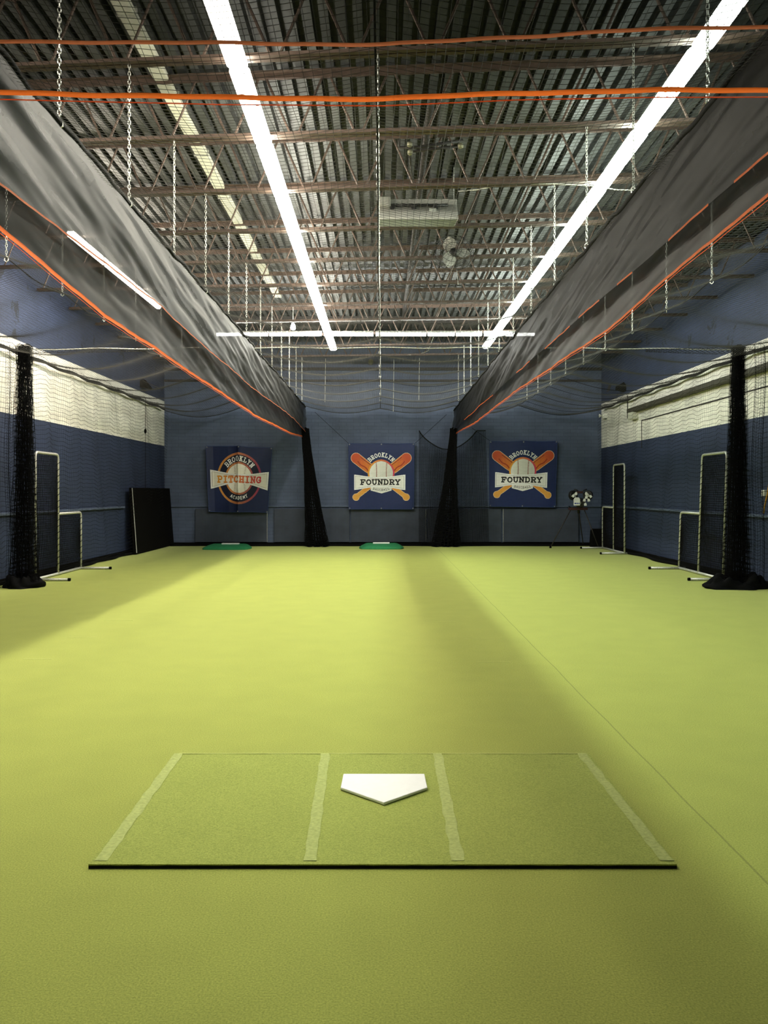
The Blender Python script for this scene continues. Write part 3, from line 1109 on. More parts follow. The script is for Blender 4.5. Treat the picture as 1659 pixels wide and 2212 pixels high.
# frayed turf edge
E0 = G[:, 0].copy()
E1 = E0.copy()
E1[:, 2] = MT - 0.006 + 0.002 * RNG.random(nx + 1)
mb.sheet(np.stack([E1, E0], 1))
for a in (0, -1):
    S0 = G[a].copy()
    S1_ = S0.copy()
    S1_[:, 2] = MT - 0.007
    mb.sheet(np.stack([S0, S1_], 1))
S0 = G[:, -1].copy()
S1_ = S0.copy()
S1_[:, 2] = MT - 0.007
mb.sheet(np.stack([S0, S1_], 1))
mb.build('turf_top', M['mat_turf'], t)


def wavy_strip(xa, xb, y0, y1, w, z, seed):
    n = 50
    Y = np.linspace(y0, y1, n)
    X = np.interp(Y, [y0, y1], [xa, xb])
    l = [w / 2 * (0.9 + 0.35 * mnoise.noise(Vector((y * 9, seed, 0)))) for y in Y]
    r = [w / 2 * (0.9 + 0.35 * mnoise.noise(Vector((y * 9, seed, 7)))) for y in Y]
    return np.stack([np.stack([X - l, Y, np.full(n, z)], -1), np.stack([X + r, Y, np.full(n, z)], -1)], 0)


for sd, xa, xb in ((1, -1.145, -1.165), (2, -0.292, -0.322), (3, 0.312, 0.322), (4, 1.165, 1.15)):
    g = wavy_strip(xa, xb, my0 + 0.03 - yc, my1 - 0.01 - yc, 0.058, MT + 0.0022, sd)
    o = MB().sheet(g).build('chalk_stripe', M['chalk'], t)
MB().box(mx0 + 0.02, mx1 - 0.02, my1 - yc - 0.012, my1 - yc - 0.002, MT, MT + 0.002).build('far_edge_line', M['chalk_thin'], t)

pz = MT + 0.003
pts2 = [(-0.2015, 4.404), (0.2275, 4.404), (0.232, 4.20), (0.012, 3.995), (-0.206, 4.20)]
b = MB().prism([(p[0] - 0.012, p[1] - 4.2) for p in pts2][::-1], 0.0, 0.014, 'z')
o = b.build('home_plate', M['plate'], bevel=0.004)
o.location = (0.012, 4.2, pz)
tag(o, 'white five-sided home plate lying on the batting mat', 'home plate')

# ------------------------------------------------------------------ pitching mounds
def mound(label, cx, yf, w, dpt, h, rub):
    t = thing('pitching_mound', label, 'mound', (cx, yf + dpt / 2, 0), 0, 'pitching mounds')
    nu, nv = 41, 25
    G = np.zeros((nu, nv, 3))
    for i in range(nu):
        for j in range(nv):
            u, v = -1 + 2 * i / (nu - 1), -1 + 2 * j / (nv - 1)
            # squircle plan
            s = math.sqrt(max(1e-6, 1 - 0.28 * v * v)), math.sqrt(max(1e-6, 1 - 0.28 * u * u))
            x, y = u * s[0] * w / 2, v * s[1] * dpt / 2
            edge = max(abs(u), abs(v))
            rise = min(1, (1 - edge) / 0.42)
            rise = 1 - (1 - rise) ** 2.4
            ramp = 0.55 + 0.45 * (v + 1) / 2
            G[i, j] = (x, y, 0.03 + (h - 0.03) * rise * ramp)
    b = MB().sheet(G)
    ring = [G[i, 0] for i in range(nu)] + [G[-1, j] for j in range(1, nv)] + [G[i, -1] for i in range(nu - 2, -1, -1)] + [G[0, j] for j in range(nv - 2, 0, -1)]
    R0 = np.array(ring + [ring[0]])
    R1 = R0.copy()
    R1[:, 2] = 0.0
    b.sheet(np.stack([R1, R0], 1))
    b.build('mound_body', M['mound'], t, smooth=True)
    MB().box(rub[0], rub[1], 0.12, 0.27, h - 0.035, h + 0.012).build('pitching_rubber', M['white_plastic'], t, bevel=0.006)
    return t


mound('green pitching mound with white rubber in front of the centre banner', 0.0, 21.95, 1.20, 1.0, 0.135, (-0.23, 0.22))
mound('green pitching mound with white rubber in front of the pitching banner', -4.12, 21.75, 1.28, 1.05, 0.125, (-0.18, 0.29))
bpy.data.objects['pitching_mound'].location.x = 0.0

# ------------------------------------------------------------------ banners
def seg_mask(X, Y, p, q, th):
    p, q = np.array(p, float), np.array(q, float)
    d = q - p
    L2 = (d ** 2).sum() + 1e-9
    tt = np.clip(((X - p[0]) * d[0] + (Y - p[1]) * d[1]) / L2, 0, 1)
    return (X - p[0] - tt * d[0]) ** 2 + (Y - p[1] - tt * d[1]) ** 2 <= (th / 2) ** 2


def poly_mask(X, Y, pts):
    ins = np.zeros(X.shape, bool)
    n = len(pts)
    j = n - 1
    for i in range(n):
        xi, yi = pts[i]
        xj, yj = pts[j]
        c = ((yi > Y) != (yj > Y)) & (X < (xj - xi) * (Y - yi) / (yj - yi + 1e-12) + xi)
        ins ^= c
        j = i
    return ins


# letters as strokes in a unit box, y downwards, slab serifs included
def arc(cx, cy, rx, ry, a0, a1, n=9):
    return [(cx + rx * math.cos(math.radians(a0 + (a1 - a0) * k / n)), cy + ry * math.sin(math.radians(a0 + (a1 - a0) * k / n))) for k in range(n + 1)]


GL = {
    'B': [[(0.05, 0), (0.6, 0)] + arc(0.6, .25, .3, .25, -90, 90) + [(0.25, .5)], [(0.6, .5)] + arc(0.6, .75, .35, .25, -90, 90) + [(0.05, 1)], [(.22, 0), (.22, 1)]],
    'R': [[(0.05, 0), (0.6, 0)] + arc(0.6, .26, .3, .26, -90, 90) + [(0.25, .52)], [(.22, 0), (.22, 1)], [(.55, .52), (.85, 1)], [(.05, 1), (.4, 1)], [(.75, 1), (1, 1)]],
    'O': [arc(.5, .5, .42, .5, 0, 360, 20)],
    'K': [[(.22, 0), (.22, 1)], [(.05, 0), (.4, 0)], [(.05, 1), (.4, 1)], [(.82, 0), (.25, .55)], [(.45, .42), (.85, 1)], [(.65, 0), (1, 0)], [(.68, 1), (1, 1)]],
    'L': [[(.25, 0), (.25, 1)], [(.05, 0), (.48, 0)], [(.05, 1), (.92, 1), (.92, .68)]],
    'Y': [[(.12, 0), (.5, .52), (.88, 0)], [(.5, .52), (.5, 1)], [(0, 0), (.28, 0)], [(.72, 0), (1, 0)], [(.3, 1), (.7, 1)]],
    'N': [[(.18, 1), (.18, 0), (.82, 1), (.82, 0)], [(0, 0), (.25, 0)], [(.02, 1), (.36, 1)], [(.65, 0), (1, 0)]],
    'F': [[(.22, 0), (.22, 1)], [(.05, 0), (.92, 0), (.92, .28)], [(.22, .5), (.62, .5)], [(.6, .38), (.6, .62)], [(.05, 1), (.48, 1)]],
    'U': [[(.18, 0), (.18, .62)] + arc(.5, .62, .32, .38, 180, 0) + [(.82, 0)], [(.02, 0), (.36, 0)], [(.64, 0), (.98, 0)]],
    'D': [[(.05, 0), (.5, 0)] + arc(.5, .5, .4, .5, -90, 90) + [(.05, 1)], [(.22, 0), (.22, 1)]],
    'P': [[(.05, 0), (.6, 0)] + arc(.6, .28, .32, .28, -90, 90) + [(.25, .56)], [(.22, 0), (.22, 1)], [(.03, 1), (.45, 1)]],
    'I': [[(.5, 0), (.5, 1)], [(.22, 0), (.78, 0)], [(.22, 1), (.78, 1)]],
    'T': [[(.5, 0), (.5, 1)], [(.06, .25), (.06, 0), (.94, 0), (.94, .25)], [(.28, 1), (.72, 1)]],
    'C': [arc(.52, .5, .42, .5, -45, -315, 16), [(.84, .02), (.84, .3)]],
    'H': [[(.2, 0), (.2, 1)], [(.8, 0), (.8, 1)], [(.2, .5), (.8, .5)], [(.03, 0), (.37, 0)], [(.03, 1), (.37, 1)], [(.63, 0), (.97, 0)], [(.63, 1), (.97, 1)]],
    'G': [arc(.52, .5, .42, .5, -45, -330, 16), [(.9, .8), (.9, .55), (.58, .55)], [(.84, .02), (.84, .28)]],
    'A': [[(.05, 1), (.5, 0), (.95, 1)], [(.22, .68), (.78, .68)]],
    'E': [[(.9, 0), (.15, 0), (.15, 1), (.9, 1)], [(.15, .5), (.75, .5)]],
    'M': [[(.08, 1), (.12, 0), (.5, .7), (.88, 0), (.92, 1)]],
    'S': [arc(.5, .26, .36, .26, -30, -180, 8) + arc(.5, .26, .36, .26, -180, -270, 4) + arc(.5, .75, .38, .25, -90, 150, 9)],
}


def paint(img, mask, c):
    img[mask] = c


def text_straight(X, Y, s, x0, x1, y0, y1, th, gap=0.16):
    mask = np.zeros(X.shape, bool)
    n = len(s)
    step = (x1 - x0) / (n - gap)
    for k, ch in enumerate(s):
        cx0 = x0 + k * step
        w = step * (1 - gap)
        for pl in GL[ch]:
            for a, b in zip(pl[:-1], pl[1:]):
                mask |= seg_mask(X, Y, (cx0 + a[0] * w, y0 + a[1] * (y1 - y0)), (cx0 + b[0] * w, y0 + b[1] * (y1 - y0)), th)
    return mask


def text_arc(X, Y, s, cx, cy, r_mid, h, a0, a1, th, sx=1.0, inward=False, gap=0.2):
    """letters on an arc; angles in degrees from straight up (clockwise); inward for text along the bottom"""
    mask = np.zeros(X.shape, bool)
    n = len(s)
    step = (a1 - a0) / (n - 1)
    w = abs(math.radians(step)) * r_mid * (1 - gap)
    for k, ch in enumerate(s):
        a = math.radians(a0 + k * step)
        if not inward:
            tx, ty, ux, uy = math.cos(a), math.sin(a), -math.sin(a), math.cos(a)      # along, down
            ox, oy = cx + math.sin(a) * r_mid, cy - math.cos(a) * r_mid
        else:
            tx, ty, ux, uy = math.cos(a), -math.sin(a), math.sin(a), math.cos(a)
            ox, oy = cx + math.sin(a) * r_mid, cy + math.cos(a) * r_mid

        def mp(p):
            u, v = (p[0] - 0.5) * w, (p[1] - 0.5) * h
            return (cx + (ox + tx * u + ux * v - cx) * sx, oy + ty * u + uy * v)
        for pl in GL[ch]:
            for p, q in zip(pl[:-1], pl[1:]):
                mask |= seg_mask(X, Y, mp(p), mp(q), th)
    return mask


def C3(r, g, b):
    return np.array([lin(r), lin(g), lin(b)])


def foundry_art(X, Y):
    img = np.zeros(X.shape + (3,))
    img[:] = C3(31, 44, 90)
    cx = 812.0

    def ribbon(dx0, dx1, inset):
        x0, x1 = dx0 + inset, dx1 - inset
        tops = [(x, 776 + inset + 54 * math.cos((x - 780) / 540 * math.pi / 2) ** 1.3) for x in np.linspace(x0, x1, 14)]
        bots = [(x, 1097 - inset - 66 * math.cos((x - 780) / 540 * math.pi / 2) ** 1.3) for x in np.linspace(x1, x0, 14)]
        return poly_mask(X, Y, tops + bots)
    for m in (1, -1):
        XX = X if m == 1 else 2 * cx - X
        a, b = np.array((285.0, 435.0)), np.array((1345.0, 1245.0))
        d = b - a
        L = np.linalg.norm(d)
        d /= L
        s = (XX - a[0]) * d[0] + (Y - a[1]) * d[1]
        n = -(XX - a[0]) * d[1] + (Y - a[1]) * d[0]
        half = np.interp(s, [-1, 0, 330, 600, 850, L - 70, L], [105, 105, 100, 66, 44, 42, 62])
        knob = (XX - 1345) ** 2 + (Y - 1247) ** 2

        def bat(e):
            return ((s > 0) & (s < L - 20) & (np.abs(n) < half + e)) | (s ** 2 + n ** 2 < (105 + e) ** 2) | (knob < (66 + e) ** 2)
        paint(img, bat(9), C3(232, 205, 170))
        msk = bat(0)
        f = np.clip(s / 480, 0, 1)[..., None]
        colr = C3(203, 84, 46) * (1 - f) + C3(232, 146, 52) * f
        g = np.clip((s - 900) / 350, 0, 1)[..., None]
        colr = colr * (1 - g) + C3(233, 168, 74) * g
        img[msk] = colr[msk]
        grain = msk & (np.abs(n - 42 + 10 * np.sin(s * .03)) < 13) & (s > 60) & (s < 520)
        img[grain] = C3(168, 62, 34)
        grain = msk & (np.abs(n + 74) < 6) & (s > 60) & (s < 420)
        img[grain] = C3(110, 44, 40)
        grain = msk & (np.abs(n + 18 * np.sin(s * 0.02)) < 5) & (s > 90) & (s < 430)
        img[grain] = C3(226, 120, 46)
    rr = np.hypot(X - 812, Y - 748)
    f = np.clip((X - 540) / 540, 0, 1)[..., None]
    ring = C3(240, 170, 60) * (1 - f) + C3(214, 60, 92) * f
    mk = rr < 282
    img[mk] = ring[mk]
    ball = (np.hypot((X - 812), Y - 752)) < 250
    f = np.clip((X + 0.3 * Y - 800) / 520, 0, 1)[..., None]
    bc = C3(250, 248, 240) * (1 - f) + C3(214, 210, 202) * f
    img[ball] = bc[ball]
    for sx_, cv in ((712, 1), (925, -1)):
        xs = sx_ + cv * 14 * np.cos((Y - 740) / 230 * 1.4) - cv * 10
        st = ball & (np.abs(X - xs) < 4)
        img[st] = C3(150, 92, 80)
        tk = ball & (np.abs(X - xs) < 16) & (np.mod(Y + 0.4 * np.abs(X - xs), 27) < 8)
        img[tk] = C3(150, 80, 70)
    paint(img, text_arc(X, Y, 'BROOKLYN', 812, 715, 348, 80, -43.5, 43.5, 15, gap=0.28), C3(248, 248, 246))
    sh = poly_mask(X, Y, [(590, 1020), (1032, 1020), (1032, 1108), (820, 1170), (590, 1108)])
    img[sh] = C3(240, 238, 232)
    paint(img, text_arc(X, Y, 'BASEBALL', 812, 560, 535, 40, -16.8, 16.8, 7.5, inward=True, gap=0.25), C3(80, 74, 70))
    paint(img, ribbon(238, 1322, 0), C3(252, 252, 252))
    paint(img, ribbon(238, 1322, 26), C3(150, 140, 136))
    paint(img, ribbon(238, 1322, 31), C3(250, 247, 243))
    paint(img, text_straight(X, Y, 'FOUNDRY', 375, 1212, 885, 980, 27, gap=0.17), C3(34, 30, 32))
    # worn pale hem at the bottom
    return img


def pitching_art(X, Y):
    img = np.zeros(X.shape + (3,))
    img[:] = C3(23, 35, 74)
    cx, cy, k = 790.0, 808.0, 0.895
    R = np.hypot((X - cx) / k, Y - cy)
    f = np.clip((X - 330) / 900, 0, 1)[..., None]
    ring = C3(214, 148, 66) * (1 - f) + C3(150, 48, 84) * f
    mk = R < 536
    img[mk] = ring[mk]
    img[R < 490] = C3(15, 20, 46)
    mk = R < 342
    img[mk] = ring[mk]
    ball = R < 302
    img[ball] = C3(238, 232, 218)
    for sx_, cv in ((705, 1), (905, -1)):
        xs = sx_ - cv * 30 * ((Y - cy) / 300) ** 2
        tk = ball & (np.abs(X - xs) < 18) & (np.mod(Y + 0.6 * np.abs(X - xs), 32) < 9)
        img[tk] = C3(120, 96, 90)
    paint(img, text_arc(X, Y, 'BROOKLYN', cx, cy, 413, 96, -46, 46, 17, sx=k, gap=0.28), C3(246, 246, 244))
    paint(img, text_arc(X, Y, 'ACADEMY', cx, cy, 408, 62, -27, 27, 12, sx=k, inward=True, gap=0.3), C3(246, 246, 244))

    def ribbon(i):
        x0, x1 = 166 + i, 1414 - i
        tops = [(x, 630 + i + (x - 166) * 0.02 + 75 * math.cos((x - 790) / 624 * math.pi / 2) ** 1.3) for x in np.linspace(x0, x1, 14)]
        bots = [(x, 1030 - i + (x - 166) * 0.01 - 135 * math.cos((x - 790) / 624 * math.pi / 2) ** 1.2) for x in np.linspace(x1, x0, 14)]
        return poly_mask(X, Y, tops + bots)
    paint(img, ribbon(0), C3(232, 230, 226))
    paint(img, ribbon(34), C3(140, 118, 108))
    paint(img, ribbon(40), C3(228, 222, 208))
    tm = text_straight(X, Y, 'PITCHING', 318, 1258, 765, 885, 31, gap=0.17)
    f = np.clip((X - 318) / 940, 0, 1)[..., None]
    tc = C3(220, 146, 50) * (1 - f) + C3(196, 54, 66) * f
    img[tm] = tc[tm]
    return img


def banner_material():
    m = bpy.data.materials.new('printed_vinyl')
    m.use_nodes = True
    nt = m.node_tree
    p = nt.nodes['Principled BSDF']
    p.inputs['Roughness'].default_value = 0.5
    p.inputs['Specular IOR Level'].default_value = 0.3
    a = nt.nodes.new('ShaderNodeAttribute')
    a.attribute_name = 'print'
    n = nt.nodes.new('ShaderNodeTexNoise')
    n.inputs['Scale'].default_value = 9
    mr = nt.nodes.new('ShaderNodeMapRange')
    mr.inputs['To Min'].default_value = 0.88
    mr.inputs['To Max'].default_value = 1.1
    nt.links.new(n.outputs['Fac'], mr.inputs['Value'])
    v = nt.nodes.new('ShaderNodeVectorMath')
    v.operation = 'SCALE'
    nt.links.new(a.outputs['Color'], v.inputs[0])
    nt.links.new(mr.outputs['Result'], v.inputs['Scale'])
    nt.links.new(v.outputs[0], p.inputs['Base Color'])
    return m


M['print'] = banner_material()


def banner(label, corners, art, rect, N, fold, D=23.62):
    """corners in the order upper left, upper right, lower right, lower left; art over rect"""
    c = [np.array(((px - VX) * D / F, EYE + (VY - py) * D / F)) for px, py in corners]
    ctr = sum(c) / 4
    t = thing('banner', label, 'banner', (ctr[0], D, ctr[1]), 0, 'banners on the back wall')
    u = np.linspace(0, 1, N + 1)
    U, V = np.meshgrid(u, u, indexing='ij')
    P = ((1 - U) * (1 - V))[..., None] * c[0] + (U * (1 - V))[..., None] * c[1] + (U * V)[..., None] * c[2] + ((1 - U) * V)[..., None] * c[3]
    dy, dz = fold(U, V)
    G = np.stack([P[..., 0] - ctr[0], dy, P[..., 1] - ctr[1] + dz], -1)
    b = MB().sheet(G)
    o = b.build('sheet', M['print'], t, smooth=True)
    uc = (u[:-1] + u[1:]) / 2
    UC, VC = np.meshgrid(uc, uc, indexing='ij')
    img = art(rect[0] + (rect[2] - rect[0]) * UC, rect[1] + (rect[3] - rect[1]) * VC)
    at = o.data.attributes.new('print', 'FLOAT_COLOR', 'FACE')
    flat = np.concatenate([img.reshape(-1, 3), np.ones((N * N, 1))], 1)
    at.data.foreach_set('color', flat.astype(np.float32).ravel())
    # hem around the sheet and corner eyelets
    edge = np.concatenate([G[:, 0], G[-1, 1:], G[::-1, -1][1:], G[0, ::-1][1:-1]])[::4]
    MB().tube(edge + np.array([0, -0.003, 0]), 0.006, 4, closed=True).build('hem', M['hem'], t)
    for i, j in ((4, 4), (N - 4, 4), (4, N - 4), (N - 4, N - 4), (N // 2, 4), (N // 2, N - 4)):
        p = G[i, j]
        ring = [(p[0] + 0.014 * math.cos(a), p[1] - 0.006, p[2] + 0.014 * math.sin(a)) for a in np.linspace(0, 2 * math.pi, 9)[:-1]]
        MB().tube(ring, 0.004, 4, closed=True).build('eyelet', M['zinc'], t)
        if j == 4:
            MB().tube([(p[0], p[1], p[2]), (p[0], YB - D - 0.02, p[2] + 0.02)], 0.004, 4).build('tie', M['rope'], t)
    return t


M['hem'] = material('navy_hem', rgb(60, 78, 128), 0.5, noise=0.2, scale=40)


def flat_fold(U, V):
    return 0.008 * np.sin(U * 9 + V * 4) - 0.01 * np.sin(V * 7), -0.012 * np.sin(U * math.pi * 2) ** 2 * (1 - V)


def deep_fold(U, V):
    s = (U - 0.49 - 0.01 * V)
    dy = -0.10 * np.exp(-np.abs(s) / 0.055) * (1 - 0.3 * V) + 0.05 * np.clip(s + 0.16, 0, 0.16) / 0.16 * (s < 0) + 0.035 * np.sin(U * 6 + 1) - 0.05 * (U < 0.1) * (0.1 - U) * 10
    dz = -0.02 * np.sin(np.clip(U, 0, 1) * 2 * math.pi) * (V - 0.5)
    return dy, dz + 0.03 * np.exp(-np.abs(s) / 0.1) * (1 - V)


banner('navy banner with crossed bats and baseball emblem, hung in the middle of the back wall', [(753, 958), (895, 958), (894, 1100), (753.5, 1100)], foundry_art, (125, 132, 1508, 1498), 300, flat_fold)
banner('navy banner with crossed bats and baseball emblem, hung near the right back corner', [(1058, 953), (1204, 952.5), (1199.5, 1096), (1057, 1094)], foundry_art, (125, 132, 1508, 1498), 300, flat_fold)
banner('navy creased banner with round pitching emblem, hung on the left of the back wall', [(445, 964), (588, 967), (578, 1107.5), (451.5, 1105)], pitching_art, (105, 140, 1450, 1510), 300, deep_fold, 23.6)

# ------------------------------------------------------------------ pitching machine on its tripod
mxp, myp = (1250 - VX) * 22.7 / F, 22.7
t = thing('pitching_machine', 'three-wheel pitching machine with white covers on a black tripod by the back corner', 'pitching machine', (mxp, myp, 0))


def pm(px, py, dy=0.0):
    return ((px - VX) * 22.7 / F - mxp, dy, EYE + (VY - py) * 22.7 / F)


hub = pm(1250, 1101)
for (px, py, dd) in ((1189, 1184, -0.20), (1293, 1184, -0.18), (1260, 1178, 0.85)):
    D = myp + dd
    foot_ = ((px - VX) * D / F - mxp, dd, 0.02)
    tp = pm(1232 if px < 1200 else (1262 if px > 1280 else 1251), 1102, 0.05 if dd > 0 else -0.03)
    l = MB().tube([tp, foot_], 0.014, 8).build('leg', M['dark_steel'], t, smooth=True)
    MB().lathe([(0.03, 0), (0.032, 0.03), (0.018, 0.06)], (foot_[0], foot_[1], 0), 10).build('foot', M['black'], l)
z = hub[2]
MB().box(-0.26, 0.22, -0.12, 0.12, z - 0.01, z + 0.06).build('base_plate', M['red_metal'], t, bevel=0.01)
MB().tube([(0.0, 0, z - 0.10), (0.0, 0, z + 0.32)], 0.035, 10).build('pivot_post', M['black_gloss'], t, smooth=True)
MB().tube([(-0.25, -0.1, z + 0.06), (-0.30, -0.15, z + 0.10)], 0.012, 6).build('handle', M['black'], t)
for px, py, tilt in ((1237, 1070, 0.55), (1269, 1070, -0.55), (1252, 1086, 0.0)):
    c = pm(px, py, -0.06)
    w = bpy.data.objects.new('wheel_mount', None)
    b = MB().lathe([(0.04, -0.05), (0.125, -0.05), (0.135, -0.03), (0.135, 0.03), (0.125, 0.05), (0.04, 0.05)], (0, 0, 0), 24, 'y')
    o = b.build('wheel', M['black_gloss'], t, smooth=False)
    o.location = c
    o.rotation_euler = (0, tilt, 0.5 * (1 if tilt > 0 else -1))
    MB().lathe([(0.01, -0.07), (0.05, -0.07), (0.05, 0.07), (0.01, 0.07)], (0, 0, 0), 14, 'y').build('hub', M['zinc'], o)
    bpy.data.objects.remove(w)
c = pm(1242, 1083, -0.22)
cv = MB().prism([(-0.085, -0.11), (0.085, -0.11), (0.085, 0.06), (0.05, 0.11), (-0.05, 0.11), (-0.085, 0.06)], -0.03, 0.03, 'y').build('control_cover', M['white_plastic'], t, bevel=0.01)
cv.location = c
MB().box(-0.07, -0.012, -0.033, -0.030, -0.07, -0.035).box(0.0, 0.03, -0.033, -0.030, -0.07, -0.035).box(0.04, 0.072, -0.033, -0.030, -0.065, -0.04).build('lettering', M['blue_print'], cv)
for px, py, a in ((1234, 1071, 0.6), (1240, 1066, 0.1), (1262, 1074, 0.0), (1271, 1072, -0.7), (1262, 1066, -0.2), (1258, 1080, 0.2), (1267, 1080, -0.2), (1260, 1089, 0)):
    g = MB().prism([(-0.035, -0.04), (0.035, -0.04), (0.03, 0.02), (0.0, 0.045), (-0.03, 0.02)], -0.02, 0.02, 'y').build('motor_cover', M['white_plastic'], t, bevel=0.006)
    g.location = pm(px, py, -0.23)
    g.rotation_euler = (0, a, 0)
for s in (-1, 1):
    a = pm(1252 + s * 2, 1064, -0.1)
    b2 = pm(1252 + s * 13.5, 1057, -0.1)
    MB().tube([a, ((a[0] + b2[0]) / 2, a[1], (a[2] + b2[2]) / 2 + 0.02), b2], 0.018, 8).build('handle_bar', M['black_gloss'], t, smooth=True)
MB().box(-0.07, 0.09, -0.14, 0.0, pm(0, 1066)[2], pm(0, 1061)[2]).build('ball_chute', M['red_metal'], t, bevel=0.01)

o = MB().prism([(-0.20, 0), (0.22, 0), (0.19, 0.50), (-0.14, 0.50), (-0.17, 0.44)], -0.16, 0.16, 'y').build('equipment_bin', M['black'], bevel=0.02)
o.location = ((1291 - VX) * 23.0 / F, 23.0, 0.0)
tag(o, 'black equipment bin standing in the right back corner behind the pitching machine', 'bin')

# ------------------------------------------------------------------ overhead services
# pale trunking under the deck
t = thing('cable_trunking', 'pale flat trunking running down the hall under the roof deck', 'trunking', (-2.25, 0, EYE + 4.20))
MB().box(-0.075, 0.075, 5.4, 18.0, 0, 0.07).build('channel', M['pale_metal'], t, bevel=0.01)
for k in range(-2, 7):
    MB().box(-0.09, 0.09, JY[k] + 0.5, JY[k] + 0.54, -0.006, 0.075).build('bracket', M['zinc'], t)
# dark conduit
o = MB().tube([(0.52, 8.7, EYE + 4.12), (0.52, 20.3, EYE + 4.12)], 0.035, 8).tube([(0.62, 8.7, EYE + 4.14), (0.62, 20.3, EYE + 4.14)], 0.02, 8).build('conduit', M['dark_steel'], smooth=True)
tag(o, 'dark twin conduit running down the hall under the roof deck', 'pipe')

# radiant heater
hx0, hx1 = -0.05, 0.985
t = thing('radiant_heater', 'pale box heater with shiny underside hung from the roof above the net', 'heater', ((hx0 + hx1) / 2, 10.95, EYE + 3.49))
hw = (hx1 - hx0) / 2
b = MB()
b.prism([(-0.27, 0.0), (-0.27, 0.03), (-0.06, 0.26), (-0.05, 0.34), (0.16, 0.34), (0.26, 0.12), (0.26, 0.08)], -hw, hw)
b.build('hood', M['heater'], t, bevel=0.008)
b = MB().add([(-hw + 0.015, -0.272, -0.004), (hw - 0.015, -0.272, -0.004), (hw - 0.015, 0.262, 0.076), (-hw + 0.015, 0.262, 0.076)], [(0, 3, 2, 1)])
b.build('reflector', M['reflector'], t)
MB().tube([(-hw + 0.12, -0.13, 0.23), (hw - 0.12, -0.13, 0.23)], 0.02, 8).build('gas_pipe', M['black_gloss'], t, smooth=True)
for k in range(3):
    MB().lathe([(0.02, 0), (0.034, 0.01), (0.034, 0.05), (0.01, 0.06)], (-hw + 0.19 + 0.28 * k, -0.15, 0.17), 12).build('burner_port', M['black_gloss'], t)
MB().box(-hw + 0.02, -hw + 0.17, -0.20, -0.06, 0.20, 0.32).build('gas_valve', M['heater'], t, bevel=0.01)
MB().box(0.15, 0.24, -0.19, -0.175, 0.13, 0.17).build('rating_plate', M['white_plastic'], t)
for s in (-1, 1):
    MB().tube([(s * (hw - 0.03), 0.05, 0.34), (s * (hw - 0.03), 0.05, DECK - EYE - 3.49)], 0.006, 6).build('hanger', M['zinc'], t)

# gas pipe above the heater
t = thing('gas_pipework', 'dark gas pipe with elbow fittings under the deck in front of the heater', 'pipe')


def sp(px, py, D):
    return ((px - VX) * D / F, D, EYE + (VY - py) * D / F)


MB().tube([sp(884, 328, 9.25), sp(995, 315, 9.25)], 0.016, 8).build('pipe', M['dark_steel'], t, smooth=True)
MB().tube([sp(862, 300, 9.3), sp(863, 319, 9.3), sp(903, 318, 9.3), sp(1000, 303, 9.3)], 0.018, 8).build('branch_pipe', M['dark_steel'], t, smooth=True)
MB().tube([sp(884, 326, 9.25), sp(894, 410, 10.6)], 0.014, 8).build('drop_pipe', M['dark_steel'], t, smooth=True)
for px, py, D in ((886, 329, 9.2), (885, 312, 9.25), (995, 315, 9.2)):
    c = sp(px, py, D)
    MB().lathe([(0.012, -0.03), (0.028, -0.02), (0.032, 0.0), (0.028, 0.02), (0.012, 0.03)], c, 12).build('fitting', M['brass'], t, smooth=True)

# cage fan
fc = sp(979, 546, 12.75)
t = thing('cage_fan', 'caged fan with three pale blades hung from the roof right of the heater', 'fan', fc)
t.rotation_euler = (math.radians(-16), 0, 0)
b = MB()
for rr, yy_ in ((0.31, 0.0), (0.27, -0.05), (0.20, -0.08), (0.12, -0.095), (0.27, 0.06), (0.16, 0.09)):
    b.tube([(rr * math.cos(a), yy_, rr * math.sin(a)) for a in np.linspace(0, 2 * math.pi, 33)[:-1]], 0.004, 4, closed=True)
for k in range(18):
    a = 2 * math.pi * k / 18
    b.tube([(0.05 * math.cos(a), -0.10, 0.05 * math.sin(a)), (0.2 * math.cos(a), -0.08, 0.2 * math.sin(a)), (0.31 * math.cos(a), 0, 0.31 * math.sin(a)), (0.16 * math.cos(a), 0.09, 0.16 * math.sin(a))], 0.0025, 3)
b.build('cage', M['black_gloss'], t)
MB().lathe([(0.01, -0.06), (0.05, -0.06), (0.065, 0.0), (0.065, 0.16), (0.03, 0.18)], (0, 0, 0), 18, 'y').build('motor', M['black_gloss'], t, smooth=True)
for k, a0 in enumerate((1.95, 4.25, 6.2)):
    n = 12
    G = np.zeros((n, 5, 3))
    for i in range(n):
        f = i / (n - 1)
        r_ = 0.05 + 0.21 * f
        hw_ = 0.10 * math.sin(math.pi * (0.15 + 0.8 * f)) ** 0.7
        for j in range(5):
            q = (j / 4 - 0.5) * 2
            a = a0
            px = r_ * math.cos(a) - q * hw_ * math.sin(a)
            pz_ = r_ * math.sin(a) + q * hw_ * math.cos(a)
            G[i, j] = (px, -0.02 + 0.03 * q, pz_)
    MB().sheet(G).build('blade', M['heater'], t, smooth=True)
MB().tube([(0, 0.12, 0.0), (0, 0.12, 0.35)], 0.016, 8).build('hanger', M['dark_steel'], t)
MB().tube([(0.05, 0.0, -0.30), (0.06, 0.0, -0.55)], 0.004, 5).build('pull_chain', M['zinc'], t)

